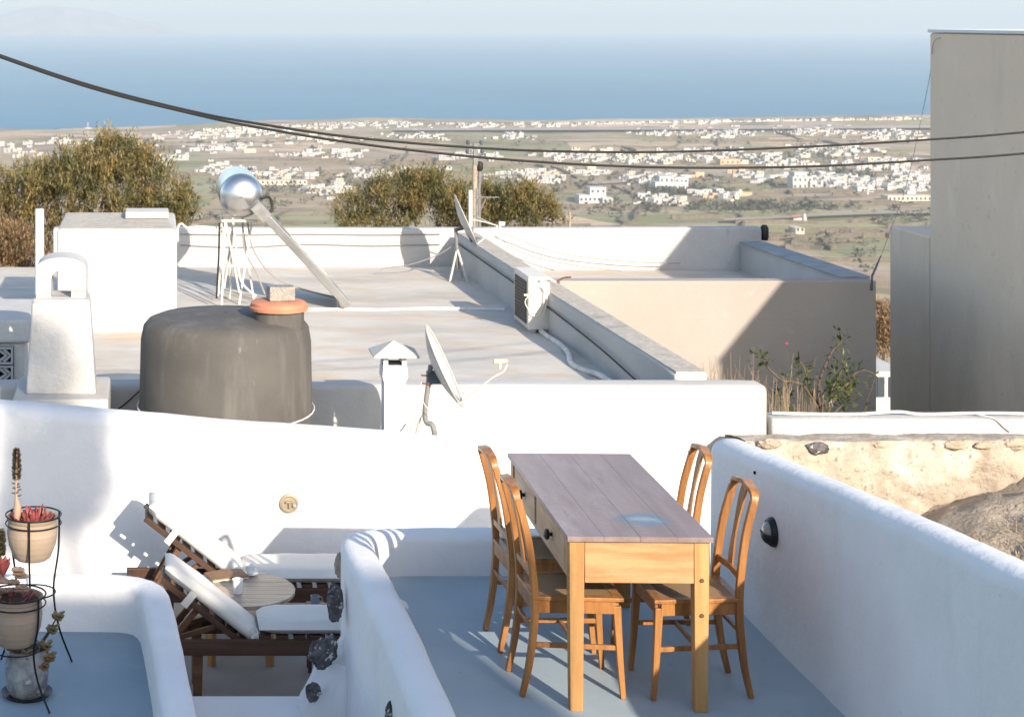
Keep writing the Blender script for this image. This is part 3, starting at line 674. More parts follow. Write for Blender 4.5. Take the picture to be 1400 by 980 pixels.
# lower left roof beside it
t = thing('neighbour_roof', 'low flat white roof in shade at the left edge behind the slim white post', 'house', (-2, 17, E(-3.4)))
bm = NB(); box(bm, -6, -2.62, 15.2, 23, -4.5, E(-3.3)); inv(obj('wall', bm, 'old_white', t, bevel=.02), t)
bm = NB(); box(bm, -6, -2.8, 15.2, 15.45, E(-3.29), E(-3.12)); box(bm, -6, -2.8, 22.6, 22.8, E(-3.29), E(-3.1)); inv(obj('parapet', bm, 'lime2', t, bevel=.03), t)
# breeze-block screen hut at the left edge
p = P(38, 437, 14.6)
t = thing('breeze_block_hut', 'small flat-topped white hut with grey breeze blocks at the left edge', 'hut', (p.x-.8, 15, -1))
bm = NB(); box(bm, p.x-1.6, p.x-.03, 14.65, 15.6, -1.3, p.z-.2); inv(obj('wall', bm, 'lime2', t, bevel=.02), t)
bm = NB(); box(bm, p.x-1.7, p.x+.02, 14.6, 15.7, p.z-.2, p.z); inv(obj('roof', bm, 'lime2', t, bevel=.03), t)
for r in range(3):
    for c in range(2):
        q = P(18-c*24, 474+r*25, 14.62); s = .14; bm = NB()
        x0, z1 = q.x-s, q.z
        for (a0, a1, b0_, b1) in ((0, s, 0, .016), (0, s, s-.016, s), (0, .016, .016, s-.016), (s-.016, s, .016, s-.016)):
            box(bm, x0+a0, x0+a1, 14.585, 14.66, z1-b1, z1-b0_)
        sweep(bm, [(x0+.02, 14.61, z1-.02), (x0+s*.6, 14.61, z1-s/2), (x0+.02, 14.61, z1-s+.02)], .012, 4, True)
        sweep(bm, [(x0+s*.45, 14.61, z1-.02), (x0+s-.02, 14.61, z1-s/2), (x0+s*.45, 14.61, z1-s+.02)], .012, 4, True)
        o = inv(obj('breeze_block', bm, 'breeze', t, smooth=False), t)
bm = NB(); q = P(18, 474, 14.62); box(bm, q.x-.33, q.x+.004, 14.64, 14.656, q.z-.46, q.z); inv(obj('opening', bm, 'hole', t, smooth=False), t)  # black sheet in place of the shade behind the blocks
# slim post
a = P(54, 286, 17.0); bm = NB(); sweep(bm, [(a.x, 17, RA-.3), (a.x, 17, a.z)], .043, 14)
tag(obj('vent_pipe', bm, 'lime'), 'slim round white post standing left of the roof hut', 'pipe')

# arched chimney
p = P(85, 530, 13.2); s = 13.2/F
t = thing('arched_chimney', 'tapering white chimney with an arched opening through its top', 'chimney', p)
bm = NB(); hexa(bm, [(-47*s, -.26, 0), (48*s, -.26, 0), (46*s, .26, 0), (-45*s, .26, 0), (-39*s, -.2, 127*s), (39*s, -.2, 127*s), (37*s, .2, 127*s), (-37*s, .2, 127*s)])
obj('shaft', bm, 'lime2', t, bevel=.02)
bm = NB(); box(bm, -63*s, 65*s, -.42, .4, -.9, 0.004); obj('base', bm, 'old_white', t, bevel=.02)
# arch head: outline with hole
bm = NB(); W_, H_, hw, h0, hs_ = 34*s, 55*s, 13.5*s, 1*s, 24*s
outer = [(-W_, 0), (-W_, H_*.72)]+[(-W_*math.cos(a_), H_*.72+H_*.28*math.sin(a_)) for a_ in [i*math.pi/10 for i in range(1, 10)]]+[(W_, H_*.72), (W_, 0)]
inner = [(-hw, h0), (-hw, hs_)]+[(-hw*math.cos(a_), hs_+hw*math.sin(a_)) for a_ in [i*math.pi/10 for i in range(1, 10)]]+[(hw, hs_), (hw, h0)]
for yy in (-.17, .17):
    vo = [bm.verts.new((x, yy, z+127*s)) for x, z in outer]; vi = [bm.verts.new((x, yy, z+127*s)) for x, z in inner]
    for i in range(len(vo)-1): bm.faces.new((vo[i], vo[i+1], vi[i+1], vi[i]))
    bm.faces.new((vo[0], vi[0], vi[-1], vo[-1]))
    if yy < 0: fo, fi = vo, vi
for L1, L2 in ((fo, vo), (fi, vi)):
    for i in range(len(L1)): j = (i+1) % len(L1); bm.faces.new((L1[i], L1[j], L2[j], L2[i]))
obj('arched_head', bm, 'lime2', t, bevel=.012)

# ------------------------------------------------------------------ house B (beige, raised) and tall building
RB = E(-3.26)
Bh = thing('beige_house', 'beige house with a walled sunken white roof, right of the stained roof', 'house', (6, 19, RB))
bm = NB(); box(bm, 4.27, 7.9, 19.0, 22.6, -6.5, RB); inv(obj('wall', bm, 'beige', Bh, smooth=False), Bh)
bm = NB(); box(bm, 4.34, 7.66, 19.22, 22.56, RB, RB+.012); inv(obj('roof', bm, 'roof_floor', Bh, smooth=False), Bh)
bm = NB(); box(bm, 4.27, 7.902, 18.998, 19.2, RB-.02, E(-2.85)); inv(obj('front_parapet', bm, 'beige', Bh, bevel=.015), Bh)
bm = NB(); hexa(bm, [(7.64, 19.203, RB-.02), (7.899, 19.203, RB-.02), (7.899, 22.58, RB-.02), (7.64, 22.58, RB-.02), (7.64, 19.203, E(-2.86)), (7.899, 19.203, E(-2.86)), (7.899, 22.58, E(-2.9)), (7.64, 22.58, E(-2.9))])
inv(obj('side_parapet', bm, 'lime2', Bh, bevel=.015), Bh)
bm = NB(); hexa(bm, [(7.60, 19.22, E(-2.857)), (7.93, 19.22, E(-2.857)), (7.93, 22.5, E(-2.897)), (7.60, 22.5, E(-2.897)), (7.60, 19.22, E(-2.83)), (7.93, 19.22, E(-2.83)), (7.93, 22.5, E(-2.87)), (7.60, 22.5, E(-2.87))])
inv(obj('coping', bm, mat('bluish coping', (.34, .36, .37), .8, (.25, .26, .27), 4), Bh, bevel=.008), Bh)
o = masonry('back_parapet', [(4.203, 22.68, -4.5, E(-2.712)), (6, 22.68, -4.5, E(-2.712)), (7.92, 22.68, -4.5, E(-2.70))], .2, 'lime2', Bh, rad=.03, step=.3, amp=.004); inv(o, Bh)
bm = NB(); q = P(1045, 318, 22.68); lathe(bm, [(.045, -.1), (.055, -.06), (.055, .06), (.03, .1)], (q.x, 22.68, q.z), 14); 
tag(obj('roof_lantern', bm, 'plastic_black'), 'small black lamp on the far right corner of the back parapet', 'lamp')

C_ = thing('tall_building', 'tall plain grey-beige building filling the right edge, with a lower wing', 'building', (9.1, 14, -1))
zt = E(-.15); bm = NB(); n1 = 30; 
box(bm, 9.1, 16, 10.7, 20.4, -7, zt-.03); inv(obj('wall', bm, 'taupe', C_, bevel=.03), C_)
bm = NB(); box(bm, 9.085, 16, 10.68, 20.42, zt-.027, zt+.012); inv(obj('coping', bm, 'lime', C_, bevel=.01), C_)
bm = NB(); box(bm, 9.103, 15, 20.42, 21.5, -7, E(-2.55)); inv(obj('wing', bm, 'taupe', C_, bevel=.02), C_)
bm = NB(); sweep(bm, smooth_path([P(1290, 52, 20.1)+Vector((-.03, 0, 0)), P(1283, 60, 20.2)+Vector((-.06, 0, 0)), P(1272, 100, 20.5), P(1262, 150, 20.3)], 5), .004, 5)
sweep(bm, smooth_path([P(1262, 150, 20.3), P(1240, 250, 20), P(1212, 330, 19.6), P(1194, 378, 19.1)], 5), .003, 5)
tag(obj('stay_wire', bm, 'cable_grey'), 'thin grey stay wire from the tall building down to the beige house corner', 'wire')
bm = NB(); a = P(1190, 390, 19.0); sweep(bm, [(a.x, 18.97, a.z-.05), (a.x+.03, 19.03, a.z+.1), P(1204, 350, 19.1)], [.012, .01, .006], 6)
tag(obj('wire_bracket', bm, 'bracket'), 'short bent bracket on the near right corner of the beige house', 'bracket')

# white house seen low in the gap
t = thing('gap_house', 'white house glimpsed in the slot between the beige house and the tall building', 'house', P(1208, 600, 40))
q0 = P(1180, 472, 40); q1 = P(1240, 560, 40)
bm = NB(); box(bm, q0.x, q1.x, 40, 48, -14, P(0, 508, 40).z); inv(obj('wall', bm, 'lime2', t, smooth=False), t)
for px in (1190, 1206, 1222):
    bm = NB(); q = P(px, 530, 40); box(bm, q.x-.12, q.x+.04, 39.96, 40.05, q.z-.2, q.z+.25); inv(obj('window', bm, 'window', t, smooth=False), t)
bm = NB(); box(bm, q0.x, q1.x, 44, 47.5, P(0, 508, 40).z, P(0, 470, 44).z); inv(obj('upper_storey', bm, 'house_cream', t, smooth=False), t)
t.location.z = -14; 
for c in t.children: c.location = -t.location
random.seed(9); bm = NB()
for px, py, r in ((1203, 425, .35), (1212, 438, .4), (1204, 450, .45), (1217, 452, .4), (1200, 462, .4), (1212, 468, .45), (1225, 460, .4), (1190, 465, .4)):
    clump(bm, P(px, py, 42), r, 420, .12, .02)
t = thing('shrub', 'dark shrub above the white house in the slot between the buildings', 'shrub', P(1207, 470, 42)); t.location.z = ground_z(16, 42)
inv(obj('foliage', bm, 'drybrown', t, smooth=False), t); bm = NB(); q = P(1207, 450, 42)
sweep(bm, [(q.x, q.y, -13), (q.x+.1, q.y, (q.z-13)/2), q], [.09, .06, .03]); inv(obj('stem', bm, 'bark', t), t)

# ------------------------------------------------------------------ strip wall, rubble wall, mound
zs = P(0, 572, 13.7).z
t = masonry('low_white_wall', [(4.88, 13.82, -1.3, zs), (7, 13.82, -1.3, zs-.004), (9.07, 13.82, -1.3, zs-.01)], .26, 'lime2', rad=.03, step=.25, amp=.006)
tag(t, 'low white wall running right from the roof parapet to the tall building', 'wall')
bm = NB(); sweep(bm, smooth_path([(4.92, 13.8, zs+.02), (5.5, 13.78, zs+.014), (5.9, 13.8, zs+.03), (6.1, 13.8, zs+.012), (6.6, 13.8, zs+.02), (7.2, 13.79, zs+.014), (8, 13.8, zs+.02), (9, 13.8, zs+.012)], 6), .012, 8)
sweep(bm, smooth_path([P(1384, 590, 13.66), P(1374, 582, 13.66), P(1362, 573, 13.68), (6.5, 13.8, zs+.02)], 5), .006, 6)
tag(obj('white_cable', bm, 'cable_white'), 'white cable lying along the top of the low white wall', 'cable')

zr = P(0, 598, 13.2).z; zr2 = P(0, 593.5, 13.66).z
t = thing('rubble_wall', 'rough tan plastered rubble wall behind the curved white terrace wall', 'wall', (6, 12.9, -1.2))
bm = NB(); nx, nz_ = 190, 44; xs0, xs1 = 4.5, 9.3; fr = []
prof = []
for k in range(nz_+1):
    prof.append((13.16, -1.4+(zr+.0+1.4)*k/nz_))
for k in range(1, 17): prof.append((13.16+.49*k/16, zr+(zr2-zr)*k/16))
for i in range(nx+1):
    x = xs0+(xs1-xs0)*i/nx; ring = []
    for j, (yy, z) in enumerate(prof):
        q = Vector((x, yy, z)); n1 = noise.noise(q*2.2)*.05+noise.noise(q*6)*.035+noise.noise(q*17)*.014
        edge = max(0, 1-abs(j-nz_)/5)*.05
        ring.append(bm.verts.new((x, yy-n1*(1 if j <= nz_ else .3)+edge*.6, z+(n1*.45 if j >= nz_-3 else 0)-edge*.5)))
    fr.append(ring)
for a, b in zip(fr, fr[1:]):
    for j in range(len(a)-1): bm.faces.new((a[j], a[j+1], b[j+1], b[j]))
bb = [bm.verts.new((r[-1].co.x, 13.66, -1.4)) for r in fr]
for i in range(nx): bm.faces.new((fr[i][-1], fr[i+1][-1], bb[i+1], bb[i]))
inv(obj('plaster', bm, 'rubble', t, angle=80), t)
def stone(name, c, r, sc, m, parent=None, seed=1, root=None):
    bm = NB(); bmesh.ops.create_icosphere(bm, subdivisions=4, radius=1)
    for v in bm.verts:
        q = v.co*1.6+Vector((seed*3.1, seed, 0)); k = 1+.28*noise.noise(q)+.13*noise.noise(q*3)+.07*noise.noise(q*8)
        v.co = Vector((v.co.x*sc[0], v.co.y*sc[1], v.co.z*sc[2]))*r*k+Vector(c)
    o = obj(name, bm, m, parent, angle=80)
    if root: inv(o, root)
    return o
for k, (px, py, r, a, b, mm) in enumerate([(1118, 613, .085, 1.0, .55, 'lava'), (1388, 607, .09, 1.1, .5, 'dirt'), (1306, 608, .08, 1.2, .45, 'dirt'), (1345, 609, .05, 1.3, .6, 'tan_stone'), (1052, 606, .09, 1, .4, 'dirt'),  (1205, 609, .05, 1.2, .5, 'dirt')]):
    stone('stone', P(px, py, 13.17), r, (a, .35, b), mm, t, k*3+1, t)
# weedy mound of earth and stones below it
bm = NB(); nx, ny = 90, 60; g = []
for j in range(ny+1):
    y = 8.0+5.2*j/ny; row = []
    for i in range(nx+1):
        x = 3.42+5.8*i/nx
        if y > 10.7 and x > 9.0: x = 9.0
        z = -.75+.62*max(0, min(1, (x-5.5)/1.6))*max(0, min(1, (y-8)/4.2))+.13*noise.noise(Vector((x*1.3, y*1.3, 0)))+.07*noise.noise(Vector((x*4, y*4, 0)))+.035*noise.noise(Vector((x*11, y*11, 0)))
        row.append(bm.verts.new((x, y, z)))
    g.append(row)
for a, b in zip(g, g[1:]):
    for i in range(nx): bm.faces.new((a[i], a[i+1], b[i+1], b[i]))
tag(obj('earth_mound', bm, 'dirt', angle=80), kind='structure')
random.seed(12); bm = NB()
for _ in range(1500):
    x = random.uniform(4.6, 7.2); y = random.uniform(9.8, 12.4); z = -.75+.62*max(0, min(1, (x-5.5)/1.6))*max(0, min(1, (y-8)/4.2))
    c = Vector((x, y, z+.02))
    for _ in range(5): leaf(bm, c+Vector((random.uniform(-.05, .05), random.uniform(-.05, .05), 0)), Vector((random.uniform(-1, 1), random.uniform(-1, 1), random.uniform(.2, .9))), random.uniform(.03, .10), .003)
tag(obj('dry_grass', bm, 'straw', smooth=False), 'dry straw and weeds strewn over the earth mound at the right', 'dry grass', kind='stuff')

# ------------------------------------------------------------------ patio (lower level), terraces
PF = EYE-3.95
bm = NB(); box(bm, -3.5, 3.4, 8.2, 12.0, -1.25, PF); tag(obj('patio_floor', bm, 'patio_floor', smooth=False), kind='structure')
# big sunlit wall behind
def bw(px, py): q = P(px, py, 12.05); return (q.x, 12.13, -1.3, q.z, .26)
t = masonry('big_white_wall', [bw(-320, 530), bw(0, 551), bw(120, 560), bw(230, 571), bw(330, 579), bw(430, 587), bw(560, 597), bw(650, 606), bw(740, 615), bw(860, 618), bw(975, 620)], .26, 'lime', rad=.09, step=.12, amp=.01, freq=1.6)
tag(t, 'long sunlit white wall with a sloping rounded top behind the loungers', 'wall')
# ledge behind it that carries chimney pot, dish and tank
bm = NB(); box(bm, -3, 4.6, 12.27, 13.7, -1.3, -.42); tag(obj('service_ledge', bm, 'old_white', smooth=False), kind='structure')

# upper terrace with the table
bm = NB()
vs = [(1.22, 6.2), (3.2, 6.2), (3.2, 9.75), (1.12, 9.75)]
hexa(bm, [(x, y, -1.25) for x, y in vs]+[(x, y, 0) for x, y in vs]); tag(obj('terrace_floor', bm, 'blue_floor', smooth=False), kind='structure')
t = masonry('curved_white_wall', [(3.17, 5.0, -1.25, 1.19), (3.17, 6.2, -1.25, 1.10), (3.17, 7.4, -1.25, 1.0), (3.17, 8.6, -1.25, .88), (3.17, 9.35, -1.25, .80), (3.17, 9.62, -1.25, .775)], .19, 'lime', rad=.075, step=.08, amp=.009, batter=.012)
tag(t, 'tall rounded white wall along the right side of the terrace, in shade', 'wall')
t = masonry('low_terrace_wall', [(1.18, 6.0, -1.25, .25), (1.18, 7.6, -1.25, .25), (1.16, 8.6, -1.25, .25), (1.14, 9.35, -1.25, .24), (1.15, 9.64, -1.25, .232), (1.28, 9.74, -1.25, .23), (2.2, 9.75, -1.25, .23), (3.12, 9.75, -1.25, .23)], .18, 'lime', rad=.06, step=.07, amp=.008, batter=.015)
tag(t, 'low rounded white wall curving round the left and back of the dining terrace', 'wall')

# rock-studded foot of that wall
t = thing('wall_buttress', 'whitewashed rocky buttress with black lava stones at the foot of the low wall', 'buttress', (.95, 9.35, PF))
bm = NB(); bmesh.ops.create_icosphere(bm, subdivisions=5, radius=1)
for v in bm.verts:
    q = v.co.copy(); zz = (q.z+1)/2; r_ = 1-.62*max(0, zz)**.8; k = 1+.12*noise.noise(q*2)+.05*noise.noise(q*5)
    v.co = Vector((q.x*.40*r_*k+.09+.12*zz, q.y*.2*k, zz*.80*k-.06))
obj('plaster_foot', bm, 'lime', t, angle=80)
for k, (px, py, r, sc, rot) in enumerate([(458, 825, .08, (.5, .6, 1.25), 0), (440, 893, .085, (.85, .6, .85), 0), (452, 884, .06, (.6, .5, 1), 0), (428, 946, .05, (.75, .6, 1), 0)]):
    stone('lava_stone', P(px, py, 9.17+(.05 if k == 0 else 0)-(.03 if k == 3 else 0)), r, sc, 'lava', t, k+3, t)
q = P(464, 772, 9.55); o = stone('tan_stone', q, .055, (.5, .5, 1.2), 'tan_stone', t, 9, t)
q = P(549, 975, 8.2); q.z += 0
t = stone('lava_stone', Vector((1.08, 7.75, P(0, 977, 7.75).z)), .045, (.6, .8, 1.2), 'lava', None, 12); tag(t, 'black lava stone set low in the outside face of the terrace wall', 'stone')

# step up from the patio
bm = NB(); box(bm, .1, 1.05, 8.2, 9.55, -1.25, EYE-3.68); tag(obj('step', bm, M['lime'], bevel=.03, seg=3), 'broad whitewashed step between the two terraces, bottom centre', 'step')

# left terrace
LF = -.39
bm = NB(); hexa(bm, [(-3, 6.5, -1.25), (.1, 6.5, -1.25), (0.02, 9.95, -1.25), (-3, 9.95, -1.25), (-3, 6.5, LF), (.1, 6.5, LF), (0.0, 9.95, LF), (-3, 9.95, LF)])
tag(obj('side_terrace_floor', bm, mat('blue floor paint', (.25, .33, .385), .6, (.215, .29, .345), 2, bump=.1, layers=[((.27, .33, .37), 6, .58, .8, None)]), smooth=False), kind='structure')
t = masonry('side_terrace_wall', [(-3.0, 9.98, -1.2, -.1), (-1.2, 9.98, -1.2, -.1), (-.35, 9.98, -1.2, -.105), (-.06, 9.965, -1.2, -.11), (.02, 9.93, -1.2, -.11), (.05, 9.8, -1.2, -.11), (.085, 9.3, -1.2, -.11), (.12, 8.6, -1.2, -.11), (.16, 7.9, -1.2, -.11), (.2, 6.8, -1.2, -.11)], .16, 'lime', rad=.05, step=.07, amp=.009, batter=.02)
tag(t, 'low rounded white wall round the small blue terrace at the lower left', 'wall')

# ------------------------------------------------------------------ dining table
X1, X2 = 1.861, 2.50
T = thing('wooden_table', 'long pine table with a worn mauve top and two side drawers', 'table', ((1.861+2.50)/2+.02, 8.485, 0), -R(1.6))
hw, hl = .32, .745
bm = NB(); wd = 4
for k in range(wd):          # four boards
    a = -hw+2*hw*k/wd; b = a+2*hw/wd-.0004
    box(bm, a, b, -hl, hl, .757, .780)
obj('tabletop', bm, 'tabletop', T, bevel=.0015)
ix, iy = hw-.012, hl-.02
for sx in (-1, 1):
    for sy in (-1, 1):
        bm = NB(); x = sx*(ix-.034); y = sy*(iy-.034)
        hexa(bm, [(x-.028, y-.028, 0), (x+.028, y-.028, 0), (x+.028, y+.028, 0), (x-.028, y+.028, 0)]+[(x-.034, y-.034, .756), (x+.034, y-.034, .756), (x+.034, y+.034, .756), (x-.034, y+.034, .756)])
        o = obj('leg', bm, 'pine_leg', T, bevel=.003)
        if sx > 0 and sy < 0:
            for zz in (.585, .43):
                bm = NB(); lathe(bm, [(.009, -.004), (.009, .004)], (x, y-.0345, zz), 12, 'Y'); obj('dowel', bm, 'red_wood', o)
for sy in (-1, 1):
    bm = NB(); box(bm, -ix+.069, ix-.069, sy*iy-.012-sy*.014, sy*iy+.012-sy*.014, .57, .755); obj('apron', bm, 'pine', T, bevel=.002)
bm = NB(); box(bm, ix-.03, ix-.008, -iy+.069, iy-.069, .57, .755); obj('apron', bm, 'pine_side', T, bevel=.002)
bm = NB(); xl = -ix+.008
for (y0, y1, z0, z1) in ((-iy+.069, iy-.069, .735, .755), (-iy+.069, iy-.069, .57, .592), (-iy+.069, -.60, .592, .735), (-.03, .07, .592, .735), (.62, iy-.069, .592, .735)):
    box(bm, xl, xl+.022, y0+.001, y1-.001, z0+.0005, z1-.0005)
obj('apron', bm, 'pine_side', T, bevel=.001)
bm = NB(); box(bm, xl+.024, xl+.03, -.6, .62, .592, .735); obj('drawer_gap_shade', bm, 'hole', T, smooth=False)  # black sheet painting the shade in the drawer gaps
for y0, y1 in ((-.595, -.04), (.10, .615)):
    bm = NB(); box(bm, xl-.003, xl+.02, y0, y1, .596, .731); d = obj('drawer', bm, 'pine_side', T, bevel=.002)
    bm = NB(); c = ((y0+y1)/2); lathe(bm, [(.009, .0), (.009, -.012), (.023, -.016), (.026, -.028), (.015, -.036)], (xl-.002, c, .665), 14, 'X'); obj('knob', bm, 'plastic_black', d)

# ------------------------------------------------------------------ chairs
def chair():
    t = thing('dining_chair', '', 'chair', (0, 0, 0), 0, 'dining chairs at the long table')
    for s in (-1, 1):
        bm = NB()
        pts = smooth_path([(-.245, s*.155, 0), (-.215, s*.158, .14), (-.195, s*.162, .30), (-.188, s*.165, .44), (-.197, s*.16, .58), (-.222, s*.152, .76), (-.262, s*.143, .918)], 4)
        n = len(pts); sweep(bm, pts, [(.0115+.005*math.sin(min(1, i/n*2)*math.pi/2), .0145+.0045*math.sin(min(1, i/n*1.9)*math.pi)) for i in range(n)], square=True, up=Vector((0, 1, 0)))
        obj('back_post', bm, 'chair_wood', t, bevel=.004)
        bm = NB(); sweep(bm, smooth_path([(.205, s*.185, 0), (.19, s*.18, .2), (.178, s*.172, .43)], 4), [(.011+.007*i/8,)*2 for i in range(9)], square=True, up=Vector((0, 1, 0)))
        obj('leg', bm, 'chair_wood', t, bevel=.003)
        bm = NB(); sweep(bm, [(-.2, s*.16, .245), (.188, s*.178, .235)], (.008, .011), square=True); obj('stretcher', bm, 'chair_wood', t, bevel=.002)
    bm = NB(); sweep(bm, [(.0, -.169, .24), (.0, .169, .24)], (.008, .010), square=True); obj('stretcher', bm, 'chair_wood', t, bevel=.002); bm = NB(); sweep(bm, [(-.197, -.16, .31), (-.197, .16, .31)], (.008, .01), square=True); obj('stretcher', bm, 'chair_wood', t, bevel=.002)
    bm = NB()   # crest: arched top rail with carved lift in the middle
    pts = smooth_path([(-.260, -.143, .90), (-.268, -.136, .938), (-.271, -.112, .958), (-.272, -.06, .965), (-.275, 0, .974), (-.272, .06, .965), (-.271, .112, .958), (-.268, .136, .938), (-.260, .143, .90)], 5)
    n = len(pts); sweep(bm, pts, [(.011, .014+.010*math.sin(math.pi*i/(n-1))) for i in range(n)], square=True, up=Vector((1, 0, 0)))
    obj('crest_rail', bm, 'chair_wood', t, bevel=.004)
    bm = NB(); sweep(bm, [(-.197, -.158, .565), (-.202, 0, .572), (-.197, .158, .565)], (.0095, .016), square=True); obj('lower_rail', bm, 'chair_wood', t, bevel=.003)
    bm = NB(); ys = [.026, .030, .024, .019, .022, .030, .036, .030]
    rows = []
    for i, h in enumerate(ys):
        z = .58+(.955-.58)*i/7; x = -.205-.066*((z-.58)/.375)**1.4
        rows.append([bm.verts.new((x-.005, -h, z)), bm.verts.new((x+.005, -h, z)), bm.verts.new((x+.005, h, z)), bm.verts.new((x-.005, h, z))])
    for a, b in zip(rows, rows[1:]):
        for j in range(4): bm.faces.new((a[j], a[(j+1) % 4], b[(j+1) % 4], b[j]))
    bm.faces.new(rows[0][::-1]); bm.faces.new(rows[-1]); obj('back_splat', bm, 'chair_wood', t, bevel=.002)
    bm = NB()   # seat frame: wider in front, open in the middle
    o_ = [(-.205, -.18), (.205, -.205), (.205, .205), (-.205, .18)]; i_ = [(-.165, -.142), (.158, -.165), (.158, .165), (-.165, .142)]
    for za, zb2 in ((.455, .475), ):
        A_ = [bm.verts.new((x, y, za)) for x, y in o_]; B_ = [bm.verts.new((x, y, zb2)) for x, y in o_]; C2 = [bm.verts.new((x, y, za)) for x, y in i_]; D_ = [bm.verts.new((x, y, zb2)) for x, y in i_]
        for k in range(4):
            j = (k+1) % 4
            bm.faces.new((A_[k], A_[j], B_[j], B_[k])); bm.faces.new((C2[k], C2[j], D_[j], D_[k])); bm.faces.new((B_[k], B_[j], D_[j], D_[k])); bm.faces.new((A_[k], A_[j], C2[j], C2[k]))
    obj('seat_frame', bm, 'chair_wood', t, bevel=.005)
    bm = NB()
    for (a, b) in (((-.178, -.162), (.17, -.183)), ((-.178, .162), (.17, .183)), ((.182, -.165), (.182, .165)), ((-.192, -.15), (-.192, .15))):
        sweep(bm, [(a[0], a[1], .425), (b[0], b[1], .425)], (.009, .029), square=True)
    obj('seat_rail', bm, 'chair_wood', t, bevel=.002)
    bm = NB(); hexa(bm, [(-.166, -.143, .462), (.159, -.166, .462), (.159, .166, .462), (-.166, .143, .462), (-.166, -.143, .4715), (.159, -.166, .4715), (.159, .166, .4715), (-.166, .143, .4715)])
    obj('cane_seat', bm, 'cane', t); return t
c0 = chair()
spots = [(1.945, 8.10, 0, 'honey wood cane-seat chair tucked under the near left side of the table'), (1.95, 8.66, R(2), 'honey wood cane-seat chair on the far left, beside the further drawer'),
         (2.485, 8.08, math.pi, 'sunlit cane-seat chair pulled out at the near right corner of the table'), (2.49, 8.74, math.pi-R(3), 'cane-seat chair at the far right of the table, mostly hidden behind it')]
for i, (x, y, rz, lb) in enumerate(spots):
    c = c0 if i == 0 else copy_tree(c0)
    c.location = (x, y, .001); c.rotation_euler = (0, 0, rz); c['label'] = lb
    c.scale = (1, 1, (.965, .965, .96, .955)[i])

# ------------------------------------------------------------------ wall lamps
q = P(395, 687, 12.0)
t = thing('wall_lamp', 'round brass wall light with a T-shaped front on the sunlit wall', 'wall lamp', (q.x, 11.99, q.z))
bm = NB(); lathe(bm, [(.060, .02), (.066, 0), (.064, -.016), (.052, -.02), (.045, -.014), (.0, -.014)], n=32, axis='Y', cap=False); obj('housing', bm, 'brass', t)
bm = NB(); box(bm, -.028, .028, -.034, -.013, .006, .02); box(bm, -.006, .01, -.032, -.013, -.03, .006); obj('shade_bar', bm, 'brass', t, bevel=.004)
bm = NB(); lathe(bm, [(.014, -.013), (.014, -.03), (.008, -.036)], (.034, 0, -.01), 12, 'Y'); obj('lens', bm, 'lens', t)
q = P(1060, 727, 8.6)
t = thing('wall_lamp', 'round black bulkhead light with a half glass lens on the shaded curved wall', 'wall lamp', (3.068, 8.6, q.z), 0)
bm = NB(); lathe(bm, [(.070, .03), (.072, 0), (.070, -.012), (.058, -.026), (.05, -.024)], n=36, axis='X'); obj('housing', bm, 'plastic_black', t, bevel=.002)
bm = NB(); 
bmesh.ops.create_uvsphere(bm, u_segments=20, v_segments=12, radius=.05)
for v in list(bm.verts): v.co = Vector((v.co.x*.5-.024, v.co.y, v.co.z))
obj('lens', bm, 'lens', t)
bm = NB(); bmesh.ops.create_uvsphere(bm, u_segments=20, v_segments=12, radius=.056)
bmesh.ops.delete(bm, geom=[v for v in bm.verts if v.co.z > .004], context='VERTS')
for v in bm.verts: v.co = Vector((v.co.x*.55-.024, v.co.y, v.co.z))
obj('hood', bm, 'plastic_black', t, solid=.003)
q = P(1033, 646, 3.075*F/833); bm = NB(); lathe(bm, [(.008, .02), (.008, -.004)], (3.07, q.y, q.z), 10, 'X'); tag(obj('wall_hole', bm, 'hole'), 'tiny black drain hole high on the shaded curved wall', 'hole')

# ------------------------------------------------------------------ loungers and round table
def cushion(name, L, Wd, T_, m, parent, seed=0):
    bm = NB(); nx, ny = 30, 12; top = []; bot = []
    for i in range(nx+1):
        a, b = [], []
        for j in range(ny+1):
            u = i/nx; v = j/ny; e = min(1, 12*min(u, 1-u))*min(1, 6*min(v, 1-v)); e = (1-(1-e)**2)**.5
            x = L*u; y = Wd*(v-.5); nn = noise.noise(Vector((x*5+seed, y*5, 0)))*.008+noise.noise(Vector((x*16+seed, y*9, 3)))*.003
            a.append(bm.verts.new((x, y, T_*.5+T_*.5*e+nn*e))); b.append(bm.verts.new((x, y, T_*.5-T_*.45*e)))
        top.append(a); bot.append(b)
    for G_, fl in ((top, 0), (bot, 1)):
        for i in range(nx):
            for j in range(ny): bm.faces.new((G_[i][j], G_[i+1][j], G_[i+1][j+1], G_[i][j+1]))
    bmesh.ops.remove_doubles(bm, verts=bm.verts, dist=.0005)
    return obj(name, bm, m, parent, angle=80)
